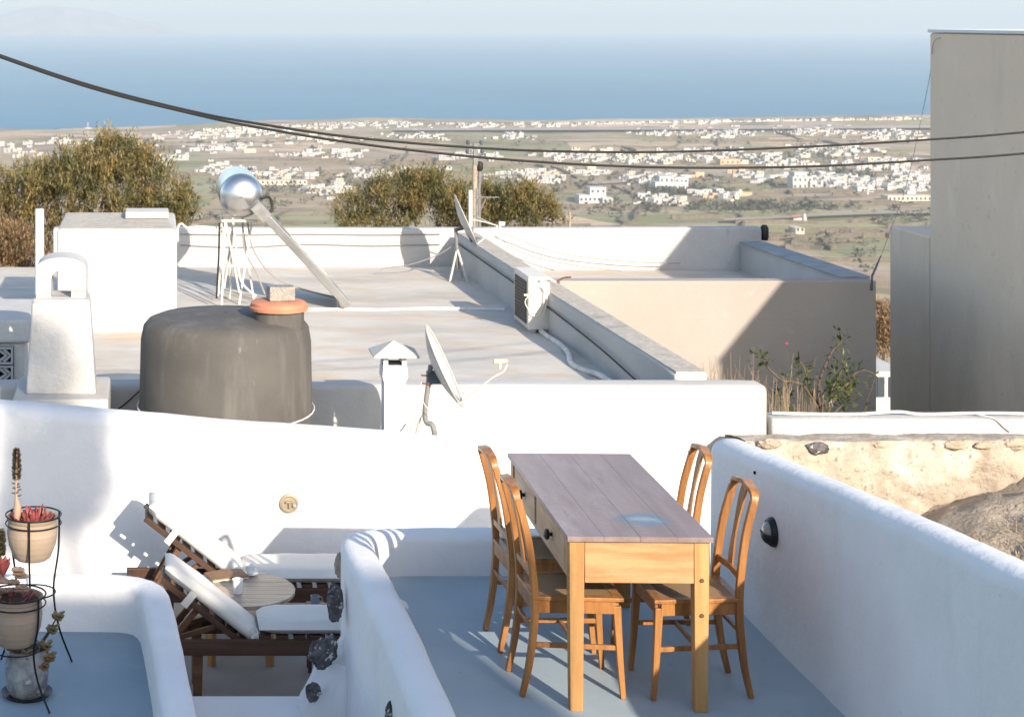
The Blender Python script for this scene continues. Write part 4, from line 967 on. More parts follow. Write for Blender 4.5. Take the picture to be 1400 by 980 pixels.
def lounger(label, loc, rail, hinge, backlen, ang, mw, seed, W=.42, ct=.075, drop=0):
    """head at low x, facing +x; rail = height of the rail underside"""
    t = thing('sun_lounger', label, 'sun lounger', loc, 0, 'sun loungers on the patio'); L = 1.9
    for s in (-1, 1):
        bm = NB(); box(bm, 0, L, s*W/2-.016, s*W/2+.016, rail, rail+.088); obj('side_rail', bm, mw, t, bevel=.004)
        for x in (.28, L-.2):
            bm = NB(); hexa(bm, [(x-.03, s*(W/2-.034)-.016, 0), (x+.02, s*(W/2-.034)-.016, 0), (x+.02, s*(W/2-.034)+.016, 0), (x-.03, s*(W/2-.034)+.016, 0), (x-.03, s*(W/2-.034)-.016, rail+.08), (x+.03, s*(W/2-.034)-.016, rail+.08), (x+.03, s*(W/2-.034)+.016, rail+.08), (x-.035, s*(W/2-.034)+.016, rail+.08)])
            obj('leg', bm, 'red_wood', t, bevel=.003)
    bm = NB()
    for k in range(13): x = hinge+.03+k*.1; box(bm, x, x+.07, -W/2+.017, W/2-.017, rail+.085, rail+.103)
    box(bm, 0.0, .05, -W/2+.017, W/2-.017, rail+.02, rail+.08); obj('seat_slats', bm, mw, t, bevel=.002)
    
    bm = NB()
    for s in (-1, 1): box(bm, -backlen, .02, s*(W/2-.055)-.014, s*(W/2-.055)+.014, -.034, 0)
    for k in range(7): x = -backlen+k*backlen/7; box(bm, x, x+.06, -W/2+.071, W/2-.071, -.02, -.004)
    sc = obj('backrest_frame', bm, mw, t, bevel=.003); sc.location = (hinge, 0, rail+.09-drop); sc.rotation_euler = (0, ang, 0)
    cu = cushion('back_cushion', backlen+.05, W-.04, ct, 'cushion', t, seed); cu.location = Vector((hinge, 0, rail+.09-drop))+Vector((-math.cos(ang)*(backlen+.03), 0, math.sin(ang)*(backlen+.03)))+Vector((math.sin(ang)*.016, 0, math.cos(ang)*.016)); cu.rotation_euler = (0, ang, 0)
    cs = cushion('seat_cushion', L-hinge-.03, W, ct, 'cushion', t, seed+4); cs.location = (hinge+.03, 0, rail+.104)
    for s in (-1, 1):
        bm = NB()
        a = Vector((hinge-math.cos(ang)*backlen*.62, s*(W/2-.085), rail+.09-drop+math.sin(ang)*backlen*.62-.035)); sweep(bm, [a, (a.x-.16, a.y, rail+.05)], (.014, .018), square=True)
        b_ = Vector((hinge-math.cos(ang)*backlen*.38, s*(W/2-.085), rail+.09-drop+math.sin(ang)*backlen*.38-.035)); sweep(bm, [b_, (b_.x-.24, b_.y, rail+.07)], (.012, .014), square=True)
        obj('prop', bm, 'red_wood', t, bevel=.002)
    bm = NB(); d = Vector((-math.cos(ang), 0, math.sin(ang))); nrm = Vector((math.sin(ang), 0, math.cos(ang)))
    a = Vector((hinge, 0, rail+.09-drop))+d*backlen*.72
    for s in (-1, 1): sweep(bm, [a+nrm*.05+Vector((0, s*(W/2-.015), 0)), a-nrm*.05+Vector((0, s*(W/2-.022), 0))], (.003, .022), square=True); obj('strap', bm, 'cushion', t); bm = NB()
    sweep(bm, [Vector((hinge, -W/2-.006, rail+.17)), Vector((hinge+.02, -W/2-.01, rail+.13)), Vector((hinge-.015, -W/2-.012, rail+.10))], .006, 6)
    sweep(bm, [Vector((hinge, -W/2-.006, rail+.17)), Vector((hinge-.02, -W/2-.01, rail+.14)), Vector((hinge+.025, -W/2-.012, rail+.108))], .005, 6)
    obj('tie', bm, 'cushion', t); return t
lounger('near sun lounger with red-brown wood and white cushion, in front of the round table', (.02, 10.28, PF), .285, .60, .66, R(38), 'dark_wood', 1, .36, .078, .07)
lounger('far sun lounger with dark wood and white cushion, against the sunlit wall', (-.13, 11.48, PF), .20, .70, .72, R(38), 'dark_wood', 7, .42, .095)

rc = P(327, 803, 10.88)
t = thing('round_table', 'low round slatted wooden side table between the two loungers', 'table', (rc.x, 10.88, PF)); rt = .345; th = EYE-P(0, 828, 10.55).z
ht = 3.95-th
bm = NB(); n = 9
for k in range(n):
    y0 = -rt+2*rt*k/n+.002; y1 = -rt+2*rt*(k+1)/n-.002; top = []
    pts = []
    for yy in [y0+(y1-y0)*i/6 for i in range(7)]: pts.append(((max(0, rt*rt-yy*yy))**.5, yy))
    ring = [(x, yy) for x, yy in pts]+[(-x, yy) for x, yy in pts[::-1]]
    a = [bm.verts.new((x, y, ht-.022)) for x, y in ring]; b = [bm.verts.new((x, y, ht)) for x, y in ring]
    for i in range(len(ring)):
        j = (i+1) % len(ring)
        if (Vector(ring[i])-Vector(ring[j])).length > 1e-5: bm.faces.new((a[i], a[j], b[j], b[i]))
    bm.faces.new(a[::-1]); bm.faces.new(b)
obj('tabletop', bm, wood('grey brown teak', (.44, .36, .28), (.33, .26, .19), (.54, .46, .38), ax=(.1, 1, 1), rough=.4), t)
for (x, y) in ((-.17, -.17), (.17, -.17), (.17, .17), (-.17, .17)):
    bm = NB(); sweep(bm, [(x*1.05, y*1.05, 0), (x, y, ht-.03)], (.02, .02), square=True); obj('leg', bm, 'pine_leg', t, bevel=.003)
bm = NB(); box(bm, -.2, .2, -.03, .03, ht-.07, ht-.023); box(bm, -.03, .03, -.2, -.031, ht-.07, ht-.023); box(bm, -.03, .03, .031, .2, ht-.07, ht-.023); obj('cross_brace', bm, 'red_wood', t, bevel=.003)
TZ = PF+ht
# coffee cup on a saucer, glass, book
def cup_prof(r0, r1, h, th_=.003): return [(r0*.6, 0), (r0, .003), (r1, h), (r1-th_, h), (r0-th_, .008), (0.001, .007)]
q = G(342, 786, TZ); t = thing('coffee_cup', 'small white cup on a saucer at the far side of the round table', 'cup', (q.x, q.y, TZ+.001))
bm = NB(); lathe(bm, [(.02, .0), (.034, .003), (.052, .012), (.052, .015), (.032, .008), (.001, .007)], n=24); obj('saucer', bm, 'porcelain', t)
bm = NB(); lathe(bm, [(r, z+.008) for r, z in cup_prof(.02, .033, .055)], n=24); c = obj('bowl', bm, 'porcelain', t)
bm = NB(); sweep(bm, smooth_path([(.028, 0, .052), (.05, 0, .052), (.052, 0, .034), (.026, 0, .022)], 5), .0045, 6); obj('handle', bm, 'porcelain', t)
q = G(325, 811, TZ); t = thing('white_tumbler', 'plain white beaker at the near edge of the round table', 'beaker', (q.x, q.y, TZ+.001))
bm = NB(); lathe(bm, cup_prof(.026, .034, .088), n=24); obj('body', bm, 'porcelain', t)
q = G(310, 789, TZ); t = thing('open_book', 'open book lying face down beside the coffee cup', 'book', (q.x, q.y, TZ+.001), R(18))
bm = NB(); box(bm, -.12, .0, -.075, .075, .0, .014); box(bm, .001, .12, -.075, .075, .0, .014); obj('pages', bm, 'paper', t, bevel=.003)
bm = NB(); hexa(bm, [(-.125, -.08, .0145), (0, -.08, .022), (0, .08, .022), (-.125, .08, .0145), (-.125, -.08, .018), (0, -.08, .027), (0, .08, .027), (-.125, .08, .018)]); hexa(bm, [(0.001, -.08, .022), (.125, -.08, .0145), (.125, .08, .0145), (0.001, .08, .022), (0.001, -.08, .027), (.125, -.08, .018), (.125, .08, .018), (0.001, .08, .027)])
obj('cover', bm, 'cover', t)
q = G(431, 836, PF+.3) ; q = P(431, 837, 10.62)
q = Vector((q.x, 10.6, PF)); hh = 3.95-(829-24)*10.6/F
t = thing('small_stool', 'small low stool behind the near lounger carrying the blue mug', 'stool', (q.x, 10.64, PF))
bm = NB(); box(bm, -.05, .06, -.06, .06, hh-.02, hh); obj('seat', bm, 'red_wood', t, bevel=.003)
for x in (-.035, .045):
    for y in (-.045, .045): bm = NB(); sweep(bm, [(x, y, 0), (x, y, hh-.02)], .011, square=True); obj('leg', bm, 'red_wood', t)
t = thing('blue_mug', 'small blue-grey mug just left of the rocky buttress', 'mug', (q.x, 10.64, PF+hh+.001))
bm = NB(); lathe(bm, cup_prof(.026, .027, .052), n=20); obj('body', bm, 'mug', t)
bm = NB(); sweep(bm, smooth_path([(.024, 0, .046), (.042, 0, .042), (.042, 0, .02), (.024, 0, .014)], 4), .004, 6); obj('handle', bm, 'mug', t)

# ------------------------------------------------------------------ plant stands and pots
def ring_pts(c, r, z, n=32): return [(c[0]+r*math.cos(2*math.pi*i/n), c[1]+r*math.sin(2*math.pi*i/n), z) for i in range(n+1)]
def stand(label, x, y, zf, zr, r, rot):
    t = thing('plant_stand', label, 'plant stand', (x, y, zf), 0, 'black wire plant stands'); H = zr-zf
    bm = NB(); sweep(bm, ring_pts((0, 0), r, H), .0045, 6); sweep(bm, ring_pts((0, 0), r*1.0, H-.045), .004, 6); obj('ring', bm, 'iron', t)
    for k in range(3):
        a = rot+k*2*math.pi/3; d = Vector((math.cos(a), math.sin(a), 0)); bm = NB()
        sweep(bm, smooth_path([d*r+Vector((0, 0, H)), d*r*.97+Vector((0, 0, H*.75)), d*r*.78+Vector((0, 0, H*.5)), d*r*.98+Vector((0, 0, H*.25)), d*r*1.5+Vector((0, 0, .004))], 6), .0055, 6)
        obj('leg', bm, 'iron', t)
    bm = NB(); sweep(bm, ring_pts((0, 0), r*.79, H*.5), .004, 6); obj('lower_ring', bm, 'iron', t); return t
def pot(label, x, y, z, r, h, prof=None, m='clay'):
    t = thing('clay_pot' if m == 'clay' else 'silver_pot', label, 'plant pot', (x, y, z))
    bm = NB(); prof = prof or [(r*.62, 0), (r*.74, h*.06), (r*.93, h*.35), (r*1.0, h*.62), (r*.97, h*.84), (r*.94, h*.90), (r*1.0, h*.94), (r*1.02, h), (r*.92, h), (r*.88, h*.9), (.001, h*.88)]
    lathe(bm, prof, n=40, cap=False); obj('body', bm, m, t)
    bm = NB(); lathe(bm, [(r*.88, h*.9), (r*.5, h*.93), (.002, h*.94)], n=20, cap=False); obj('soil', bm, 'soil', t); return t
S1 = (-.60, 9.33); R1 = .148; z1 = P(0, 705, 9.3).z
stand('taller black wire plant stand, the one further back', S1[0], S1[1], LF, z1, R1, R(25))
pot('banded clay pot with red succulents in the taller wire stand', S1[0]-.006, S1[1], z1-.235, .134, .225)
S2 = (-.655, 8.86); z2 = P(0, 808, 8.9).z
stand('lower black wire plant stand, nearest the camera', S2[0], S2[1], LF, z2, .148, R(-38))
pot('banded clay pot with a pale rosette in the lower wire stand', S2[0]-.004, S2[1], z2-.25, .136, .24)
S3 = (-.61, 8.97)
t = thing('pot_saucer', 'black saucer on the blue floor under the silver pot', 'saucer', (S3[0], S3[1], LF+.001)); bm = NB(); lathe(bm, [(.11, 0), (.132, .022), (.127, .022), (.105, .006), (.001, .006)], n=36, cap=False); obj('dish', bm, 'plastic_black', t)
pot('mottled silver pot standing on the floor under the lower wire stand', S3[0], S3[1], LF+.009, .115, .24, [(.085, 0), (.105, .04), (.112, .12), (.108, .2), (.115, .24), (.108, .24), (.1, .2), (.001, .2)], 'silver_pot')
# plants
random.seed(31)
def rosette(bm, c, r, n, zb, W=.28, mi=0):
    for i in range(n):
        a = i*2.4; k = (i+1)/n; d = Vector((math.cos(a), math.sin(a), zb*(1.15-k)+.15)); leaf(bm, Vector(c), d, r*(.45+.55*k), r*W, -.004*0, mi)
def fat_leaf(bm, c, d, L, W):
    d = d.normalized(); s, u = frame_at(d); pts = [Vector(c)+d*L*k for k in (0, .35, .75, 1)]
    sweep(bm, pts, [(W*.35, W*.2), (W*.8, W*.42), (W, W*.45), (W*.15, W*.12)], 6)
t = thing('succulent', 'red-leaved succulent with a tall dark seed spike in the upper pot', 'succulent', (S1[0], S1[1], z1-.04))
bm = NB()
for _ in range(80):
    a = random.uniform(0, 6.3); r = random.uniform(.01, .10); c = Vector((r*math.cos(a), r*math.sin(a), -.005)); fat_leaf(bm, c, Vector((math.cos(a)*.5, math.sin(a)*.5, 1))+rdir()*.35, random.uniform(.04, .085), .011)
obj('leaves', bm, 'redleaf', t)
bm = NB(); ax_ = -.085; lz = [0, .05, .11, .18, .28]
sweep(bm, [(ax_, -.02, 0), (ax_, -.02, .04), (ax_+.002, -.02, .09), (ax_-.004, -.02, .13), (ax_-.006, -.02, .2), (ax_-.002, -.02, .38)], [.012, .021, .020, .008, .006, .004], 10); obj('stem', bm, 'palepink', t)
bm = NB()
for k in range(700):
    z = .225+.165*random.random(); rr_ = .027*(1-abs((z-.285)/.12)**2.2)*(.7+.5*noise.noise(Vector((z*60, 0, 0)))+.2*random.random()); a = random.uniform(0, 6.3); leaf(bm, Vector((ax_-.003+rr_*.6*math.cos(a), -.02+rr_*.6*math.sin(a), z)), Vector((math.cos(a), math.sin(a), .5)), .018, .006)
for k in range(10): a = k*1.7; fat_leaf(bm, Vector((ax_-.004, -.02, .14+.01*k*.7)), Vector((math.cos(a), math.sin(a), .3)), .03, .008)
obj('seed_spike', bm, 'seed', t)
t = thing('succulent', 'pale pink and cream rosette succulent with a spike in the lower pot', 'succulent', (S2[0], S2[1], z2-.04))
bm = NB()
for k in range(14):
    a = random.uniform(0, 6.3); c = Vector((-.045+.07*math.cos(a), .05*math.sin(a), .02+.011*k))
    for i in range(14): aa = i*2.4; fat_leaf(bm, c, Vector((math.cos(aa), math.sin(aa), .25+.5*(1-i/14))), .028+.016*i/14, .012)
obj('rosette', bm, 'palepink', t)
bm = NB()
for k in range(30):
    a = random.uniform(0, 6.3); r = random.uniform(.03, .1); fat_leaf(bm, (r*math.cos(a), r*math.sin(a), 0), Vector((math.cos(a), math.sin(a), .8))+rdir()*.3, random.uniform(.035, .06), .012)
obj('leaves', bm, 'redleaf', t)
bm = NB(); sx_ = -.08
for k in range(16): aa = k*2.4; fat_leaf(bm, Vector((sx_+.012, -.02, .13+.002*k)), Vector((math.cos(aa)*.5, math.sin(aa)*.5, 1)), .085, .014)
obj('bud', bm, 'redleaf', t)
bm = NB(); 
for k in range(700):
    z = .235+.13*random.random(); rr_ = .03*(1-abs((z-.29)/.085)**2.4*.7)*(.75+.5*noise.noise(Vector((z*60, 4, 0)))); a = random.uniform(0, 6.3); leaf(bm, Vector((sx_+rr_*.6*math.cos(a), -.02+rr_*.6*math.sin(a), z)), Vector((math.cos(a), math.sin(a), .5)), .02, .007)
sweep(bm, [(sx_, -.02, .15), (sx_, -.02, .36)], .006, 6)
obj('seed_spike', bm, 'seed', t)
t = thing('succulent', 'green jade-like succulent leaning out of the silver floor pot', 'succulent', (S3[0], S3[1], LF+.21))
bm = NB(); lb = NB()
for tip in ((.10, -.03, .06), (.13, -.02, .14), (.16, 0, .20), (.12, -.05, .01), (.09, -.06, -.03), (-.06, -.06, .05), (0, -.08, .03)):
    tp = Vector(tip); sweep(bm, smooth_path([(0.02, 0, -.01), tp*.55+Vector((.02, 0, 0)), tp], 4), [.007-.0005*i for i in range(9)], 6)
    for i in range(12): aa = i*2.4; fat_leaf(lb, tp+Vector((0, 0, -.003*i)), Vector((math.cos(aa), math.sin(aa), .5)), random.uniform(.03, .05), .015)
obj('stem', bm, 'twig', t); obj('leaves', lb, 'succulent', t)

# ------------------------------------------------------------------ water tank
Yk = 12.98; q = P(308.5, 575, Yk); rk = 118.5*Yk/F; ztop = P(0, 446, Yk-rk*.6).z
t = thing('water_tank', 'big weathered black plastic water tank behind the white wall', 'water tank', (q.x, Yk, -.42))
zt = P(0, 441, Yk).z+.42
bm = NB(); prof = [(rk*.99, 0), (rk*.995, zt*.2), (rk, zt*.5), (rk*.985, zt*.9), (rk*.955, zt-.02), (rk*.90, zt+.02), (rk*.80, zt+.045), (rk*.6, zt+.055), (rk*.3, zt+.075), (.01, zt+.075)]
lathe(bm, prof, n=64, cap=False)
for v in bm.verts:
    n_ = noise.noise(v.co*3)*.008; d = Vector((v.co.x, v.co.y, 0))
    if d.length > .05: v.co += d.normalized()*n_
obj('shell', bm, 'tankm', t, angle=70)
s = Yk/F; lx = (380-308.5)*s*.98; ly = -rk*.28
bm = NB(); lathe(bm, [(.185, zt-.05), (.185, zt+.165), (.01, zt+.165)], (lx, ly, 0), 32, cap=False); obj('neck', bm, 'tankm', t)
bm = NB(); lathe(bm, [(.17, zt+.125), (.212, zt+.128), (.216, zt+.15), (.205, zt+.156), (.203, zt+.178), (.185, zt+.19), (.12, zt+.194), (.01, zt+.194)], (lx, ly, 0), 40, cap=False); obj('lid', bm, 'terracotta', t)
bm = NB(); sweep(bm, [( (rk+.012)*math.cos(a), (rk+.012)*math.sin(a), .62+.03*math.sin(a*1.0)) for a in [i*math.pi/20 for i in range(-22, 3)]], .006, 6); obj('strap', bm, 'cable_white', t)
bm = NB(); box(bm, -.09, .10, -.06, .06, 0, .105)
for v in bm.verts: pass
t2 = tag(obj('concrete_block', bm, 'block', bevel=.008, loc=(q.x+lx+.01, Yk+ly, -.42+zt+.195)), 'rough concrete block weighing down the orange tank lid', 'block'); t2.rotation_euler = (0, 0, .15)

# ------------------------------------------------------------------ chimney pot
q = P(538, 600, 12.55); s = 12.55/F
t = thing('chimney_flue', 'slim white chimney flue with a little pyramid cap left of the dish', 'chimney', (q.x, 12.55, -.42))
def Hh(py): return P(0, py, 12.55).z+.42
bm = NB(); w1 = 15*s; w2 = 17.5*s
hexa(bm, [(-w1, -w1, 0), (w1, -w1, 0), (w1, w1, 0), (-w1, w1, 0), (-w1*.98, -w1, Hh(520)), (w1*.98, -w1, Hh(520)), (w1*.98, w1, Hh(520)), (-w1*.98, w1, Hh(520))])
hexa(bm, [(-w1, -w1, Hh(520)+.0005), (w1, -w1, Hh(520)+.0005), (w1, w1, Hh(520)+.0005), (-w1, w1, Hh(520)+.0005), (-w2, -w2, Hh(513)), (w2, -w2, Hh(513)), (w2, w2, Hh(513)), (-w2, w2, Hh(513))])
hexa(bm, [(-w2, -w2, Hh(513)+.0005), (w2, -w2, Hh(513)+.0005), (w2, w2, Hh(513)+.0005), (-w2, w2, Hh(513)+.0005), (-w2*.92, -w2*.92, Hh(497)), (w2*.92, -w2*.92, Hh(497)), (w2*.92, w2*.92, Hh(497)), (-w2*.92, w2*.92, Hh(497))])
obj('shaft', bm, 'lime', t, bevel=.006)
for sx in (-1, 1):
    for sy in (-1, 1): bm = NB(); box(bm, sx*w2*.72-.016, sx*w2*.72+.016, sy*w2*.72-.016, sy*w2*.72+.016, Hh(498), Hh(483)); obj('cap_post', bm, 'lime', t)
bm = NB(); box(bm, -w2*.55, w2*.55, -w2*.55, w2*.55, Hh(498), Hh(494)); obj('opening', bm, 'hole', t, smooth=False)  # black pad in place of the shade inside the flue
cb = [(-31*s, -.16, 0), (31*s, -.16, 0), (33*s, .17, 0), (-30*s, .17, 0)]; z0 = Hh(484); bm = NB(); a = [bm.verts.new((x, y, z0)) for x, y, _ in cb]; b = [bm.verts.new((x, y, z0+.012)) for x, y, _ in cb]; tp = bm.verts.new((0, 0, Hh(465)))
for i in range(4): j = (i+1) % 4; bm.faces.new((a[i], a[j], b[j], b[i])); bm.faces.new((b[i], b[j], tp))
bm.faces.new(a[::-1]); obj('cap', bm, 'frame_white', t, smooth=False)

# ------------------------------------------------------------------ satellite dishes
def dish(label, c, rad, nrm, mast_top, mast_base, arm_tip, bm_m, depth=.075, scale=1):
    t = thing('satellite_dish', label, 'satellite dish', mast_base); o0 = Vector(mast_base)
    nrm = Vector(nrm).normalized(); s, u = frame_at(nrm)
    bm = NB(); rings = []
    for k in range(9):
        r = rad*k/8; z = depth*((k/8)**2-1)
        rings.append([bm.verts.new(Vector(c)-o0+nrm*z+s*r*.94*math.cos(a)+u*r*math.sin(a)) for a in [2*math.pi*i/40 for i in range(40)]] if k else [bm.verts.new(Vector(c)-o0+nrm*z)])
    for i in range(40): bm.faces.new((rings[0][0], rings[1][i], rings[1][(i+1) % 40]))
    for a, b in zip(rings[1:], rings[2:]):
        for i in range(40): bm.faces.new((a[i], a[(i+1) % 40], b[(i+1) % 40], b[i]))
    obj('reflector', bm, 'dish', t, solid=.006, angle=80)
    bm = NB(); rim = [Vector(c)-o0+s*rad*.945*math.cos(a)+u*rad*1.003*math.sin(a) for a in [2*math.pi*i/40 for i in range(41)]]; sweep(bm, rim, .006, 6); obj('rim', bm, 'dish', t)
    return t, nrm, s, u, o0
c = P(607, 499, 12.4); mb = P(603, 597, 12.35)
mb = Vector((P(604, 590, 12.35).x, 12.35, -.42)); rad = 59*12.4/F
t, nrm, s_, u_, o0 = dish('white satellite dish on a bent pole in front of the parapet, right of the flue', c, rad, (.89, -.17, .42), None, mb, None, None)
def L_(px, py, Y): return P(px, py, Y)-o0
bm = NB(); sweep(bm, smooth_path([L_(596, 596, 12.3)+Vector((.0, 0, -.5)), L_(594, 592, 12.3), L_(583, 577, 12.33), L_(581, 562, 12.35), L_(585, 530, 12.35), L_(589, 499, 12.35)], 6), .018, 12); obj('pole', bm, 'galv', t)
bm = NB(); sweep(bm, [L_(576, 565, 12.32), L_(559, 594, 12.25), L_(559, 594, 12.25)+Vector((0, 0, -.5))], .009, 8); sweep(bm, [L_(576, 565, 12.38), L_(568, 597, 12.42), L_(568, 597, 12.42)+Vector((0, 0, -.5))], .009, 8); obj('brace', bm, 'frame_white', t)
bm = NB(); cc = L_(604, 516, 12.4); p0 = L_(588, 517, 12.35)
box(bm, p0.x-.02, p0.x+.09, -.035+.0, .05, p0.z-.035, p0.z+.045)
sweep(bm, [L_(600, 509, 12.42), L_(606, 524, 12.42), L_(626, 548, 12.42)], (.02, .014), square=True); obj('bracket', bm, 'bracket', t, bevel=.004)
bm = NB()
for py in (513, 524): sweep(bm, [L_(576, py, 12.32), L_(591, py+1, 12.32)], .006, 6)
obj('bolt', bm, 'rust', t)
bm = NB(); sweep(bm, smooth_path([L_(628, 552, 12.38), L_(650, 535, 12.33), L_(672, 517, 12.3), L_(688, 508, 12.28), L_(693, 498, 12.28)], 5), .0075, 8); obj('feed_arm', bm, 'frame_white', t)
bm = NB(); a = L_(684, 495, 12.28); sweep(bm, [a-Vector((.045, 0, -.004)), a+Vector((.05, 0, .008))], [.02, .014], 10); sweep(bm, [a+Vector((.0, 0, -.005)), a+Vector((-.004, 0, -.045))], .011, 8); obj('feed_horn', bm, 'lnb', t)
bm = NB(); sweep(bm, smooth_path([L_(576, 522, 12.3), L_(578, 548, 12.28), L_(590, 564, 12.25), L_(602, 577, 12.25), L_(613, 600, 12.25)], 5), .003, 5); obj('cable', bm, 'cable_white', t)

Yd = 21.35; s = Yd/F
mb = Vector((P(627, 390, Yd).x, Yd, RA)); c = P(637, 301, Yd)
t, nrm, s_, u_, o0 = dish('white satellite dish standing at the far end of the stained roof', c, 37*Yd/F, (.90, -.1, .40), None, mb, None, None, depth=.07)
bm = NB(); sweep(bm, [L_(626, 368, Yd), L_(623, 312, Yd)], .022, 10); obj('pole', bm, 'galv', t)
bm = NB()
for px, py, dy in ((615, 366, -.1), (640, 366, -.2), (632, 370, .25)): q = P(px, py, Yd+dy)-o0; q.z = .01; sweep(bm, [L_(625, 340, Yd), q], .014, 8)
obj('tripod_leg', bm, 'frame_white', t)
bm = NB(); a = L_(636, 312, Yd); sweep(bm, [L_(624, 314, Yd), a, L_(646, 330, Yd)], (.03, .02), square=True); obj('bracket', bm, 'bracket', t, bevel=.004)
bm = NB(); sweep(bm, [L_(650, 336, Yd), L_(668, 320, Yd-.05), L_(681, 309, Yd-.05)], .011, 8); sweep(bm, [L_(645, 300, Yd), L_(664, 304, Yd-.02), L_(681, 309, Yd-.05)], .007, 8); obj('feed_arm', bm, 'frame_white', t)
bm = NB(); a = L_(685, 307, Yd-.05); box(bm, a.x-.03, a.x+.045, a.y-.03, a.y+.03, a.z-.015, a.z+.035); sweep(bm, [a, a+Vector((-.02, 0, -.05))], .018, 8); obj('feed_horn', bm, 'dish', t, bevel=.004)

# ------------------------------------------------------------------ solar water heater
Yh = 19.6; s = Yh/F; c = P(331, 270, 19.35); r = 30*19.35/F
t = thing('solar_water_heater', 'chrome solar water heater: horizontal round tank, thin stand, slanted collector', 'solar heater', (c.x, 19.9, RA)); o0 = Vector(t.location)
bm = NB(); n = 40; cz = c.z-RA
prof = [(.01, -.62), (r*.5, -.60), (r*.85, -.56), (r*.985, -.50), (r, -.46), (r, .50), (r*.9, .56), (.01, .6)]
lathe(bm, prof, (0, .1-.0, cz), 48, 'Y', cap=False)
tk = obj('tank', bm, 'steel', t, angle=50)
bm = NB(); lathe(bm, [(r*1.012, -.475), (r*1.02, -.46), (r*1.012, -.445)], (0, .1, cz), 48, 'Y', cap=False); obj('seam', bm, 'galv', tk)
def K(px, py, dy): return P(px, py, 19.45+dy)-o0
bm = NB()
legs = [(308, 300, 303, 410, -.1), (318, 300, 314, 410, .5), (345, 300, 327, 410, .1), (330, 300, 347, 402, .5)]
for x1, y1, x2, y2, dy in legs:
    a = K(x1, y1, dy); b = K(x2, y2, dy); b.z = .012; sweep(bm, [a, b], .010, square=True)
sweep(bm, [K(304, 302, -.1), K(352, 302, -.1)], .013, square=True); sweep(bm, [K(304, 302, .8), K(352, 302, .8)], .013, square=True)
sweep(bm, [K(308, 302, -.1), K(327, 400, -.05)], .01, square=True); sweep(bm, [K(320, 300, .6), K(306, 395, .5)], .01, square=True)
sweep(bm, [K(304, 302, -.1), K(304, 302, .8)], .012, square=True); sweep(bm, [K(350, 302, -.1), K(350, 302, .8)], .012, square=True)
obj('stand', bm, 'frame_white', t)
bm = NB(); a = K(350, 290, -.35); b = K(472, 422, -.35); a2 = a+Vector((0, .9, 0)); b2 = b+Vector((0, .9, 0)); d = (b-a).normalized(); up = Vector((d.z, 0, -d.x)); up = up if up.z > 0 else -up; th_ = .085
hexa(bm, [a, b, b2, a2, a+up*th_, b+up*th_, b2+up*th_, a2+up*th_]); cl = obj('collector', bm, mat('brushed collector side', (.42, .42, .42), .3, (.25, .25, .25), 5, metal=.9, stretch=(.3, 1, .3)), t, bevel=.006)
bm = NB(); g_ = .004; hexa(bm, [a+up*(th_+.0005)+d*.18+Vector((0, .03, 0)), b+up*(th_+.0005)-d*.04+Vector((0, .03, 0)), b2+up*(th_+.0005)-d*.04-Vector((0, .03, 0)), a2+up*(th_+.0005)+d*.18-Vector((0, .03, 0))]+[a+up*(th_+g_)+d*.18+Vector((0, .03, 0)), b+up*(th_+g_)-d*.04+Vector((0, .03, 0)), b2+up*(th_+g_)-d*.04-Vector((0, .03, 0)), a2+up*(th_+g_)+d*.18-Vector((0, .03, 0))])
obj('glass', bm, mat('collector glass', (.03, .045, .07), .08, spec=.6), cl)
a -= Vector((0, .012, 0)); a2 += Vector((0, .012, 0)); bm = NB(); hexa(bm, [a-up*.02-d*.06, a-up*.02+d*.14, a2-up*.02+d*.14, a2-up*.02-d*.06, a+up*(th_+.02)-d*.06, a+up*(th_+.02)+d*.14, a2+up*(th_+.02)+d*.14, a2+up*(th_+.02)-d*.06]); obj('header', bm, 'galv', cl, smooth=False)
bm = NB()
for (p1, p2, p3, p4) in (((338, 300), (348, 345), (385, 385), (462, 408)), ((332, 298), (334, 340), (350, 372), (362, 402))):
    q = [K(*p1, .1), K(*p2, .1), K(*p3, .1), K(*p4, .1)]; sweep(bm, smooth_path(q, 6), .011, 6)
obj('pipe', bm, 'cable_grey', t)
bm = NB(); q = [K(318, 298, .1), K(324, 350, .1), K(330, 385, 0), K(350, 405, 0)]; sweep(bm, smooth_path(q, 6), .012, 6)
obj('hose', bm, 'cable_white', t); bm = NB(); q = [K(302, 290, .3), K(303, 340, .3), K(298, 405, .3)]; sweep(bm, smooth_path(q, 6), .012, 6); q = K(302, 340, .3)
obj('hose', bm, 'cable_white', t)
bm = NB(); q = [K(357, 272, .0), K(368, 270, .05), K(372, 285, .05), K(362, 298, 0)]; sweep(bm, smooth_path(q, 6), .017, 8); obj('hose', bm, 'cable', t); bm = NB()
q = [K(300, 305, -.12), K(299, 350, -.12), K(296, 408, -.12)]; sweep(bm, smooth_path(q, 6), .012, 6); obj('hose', bm, 'cable', t)
bm = NB(); a = K(462, 408, -.2); sweep(bm, [a, (a.x, a.y, .012)], .011, square=True); a = K(462, 408, .4); sweep(bm, [a, (a.x, a.y, .012)], .011, square=True); obj('foot', bm, 'frame_white', t)

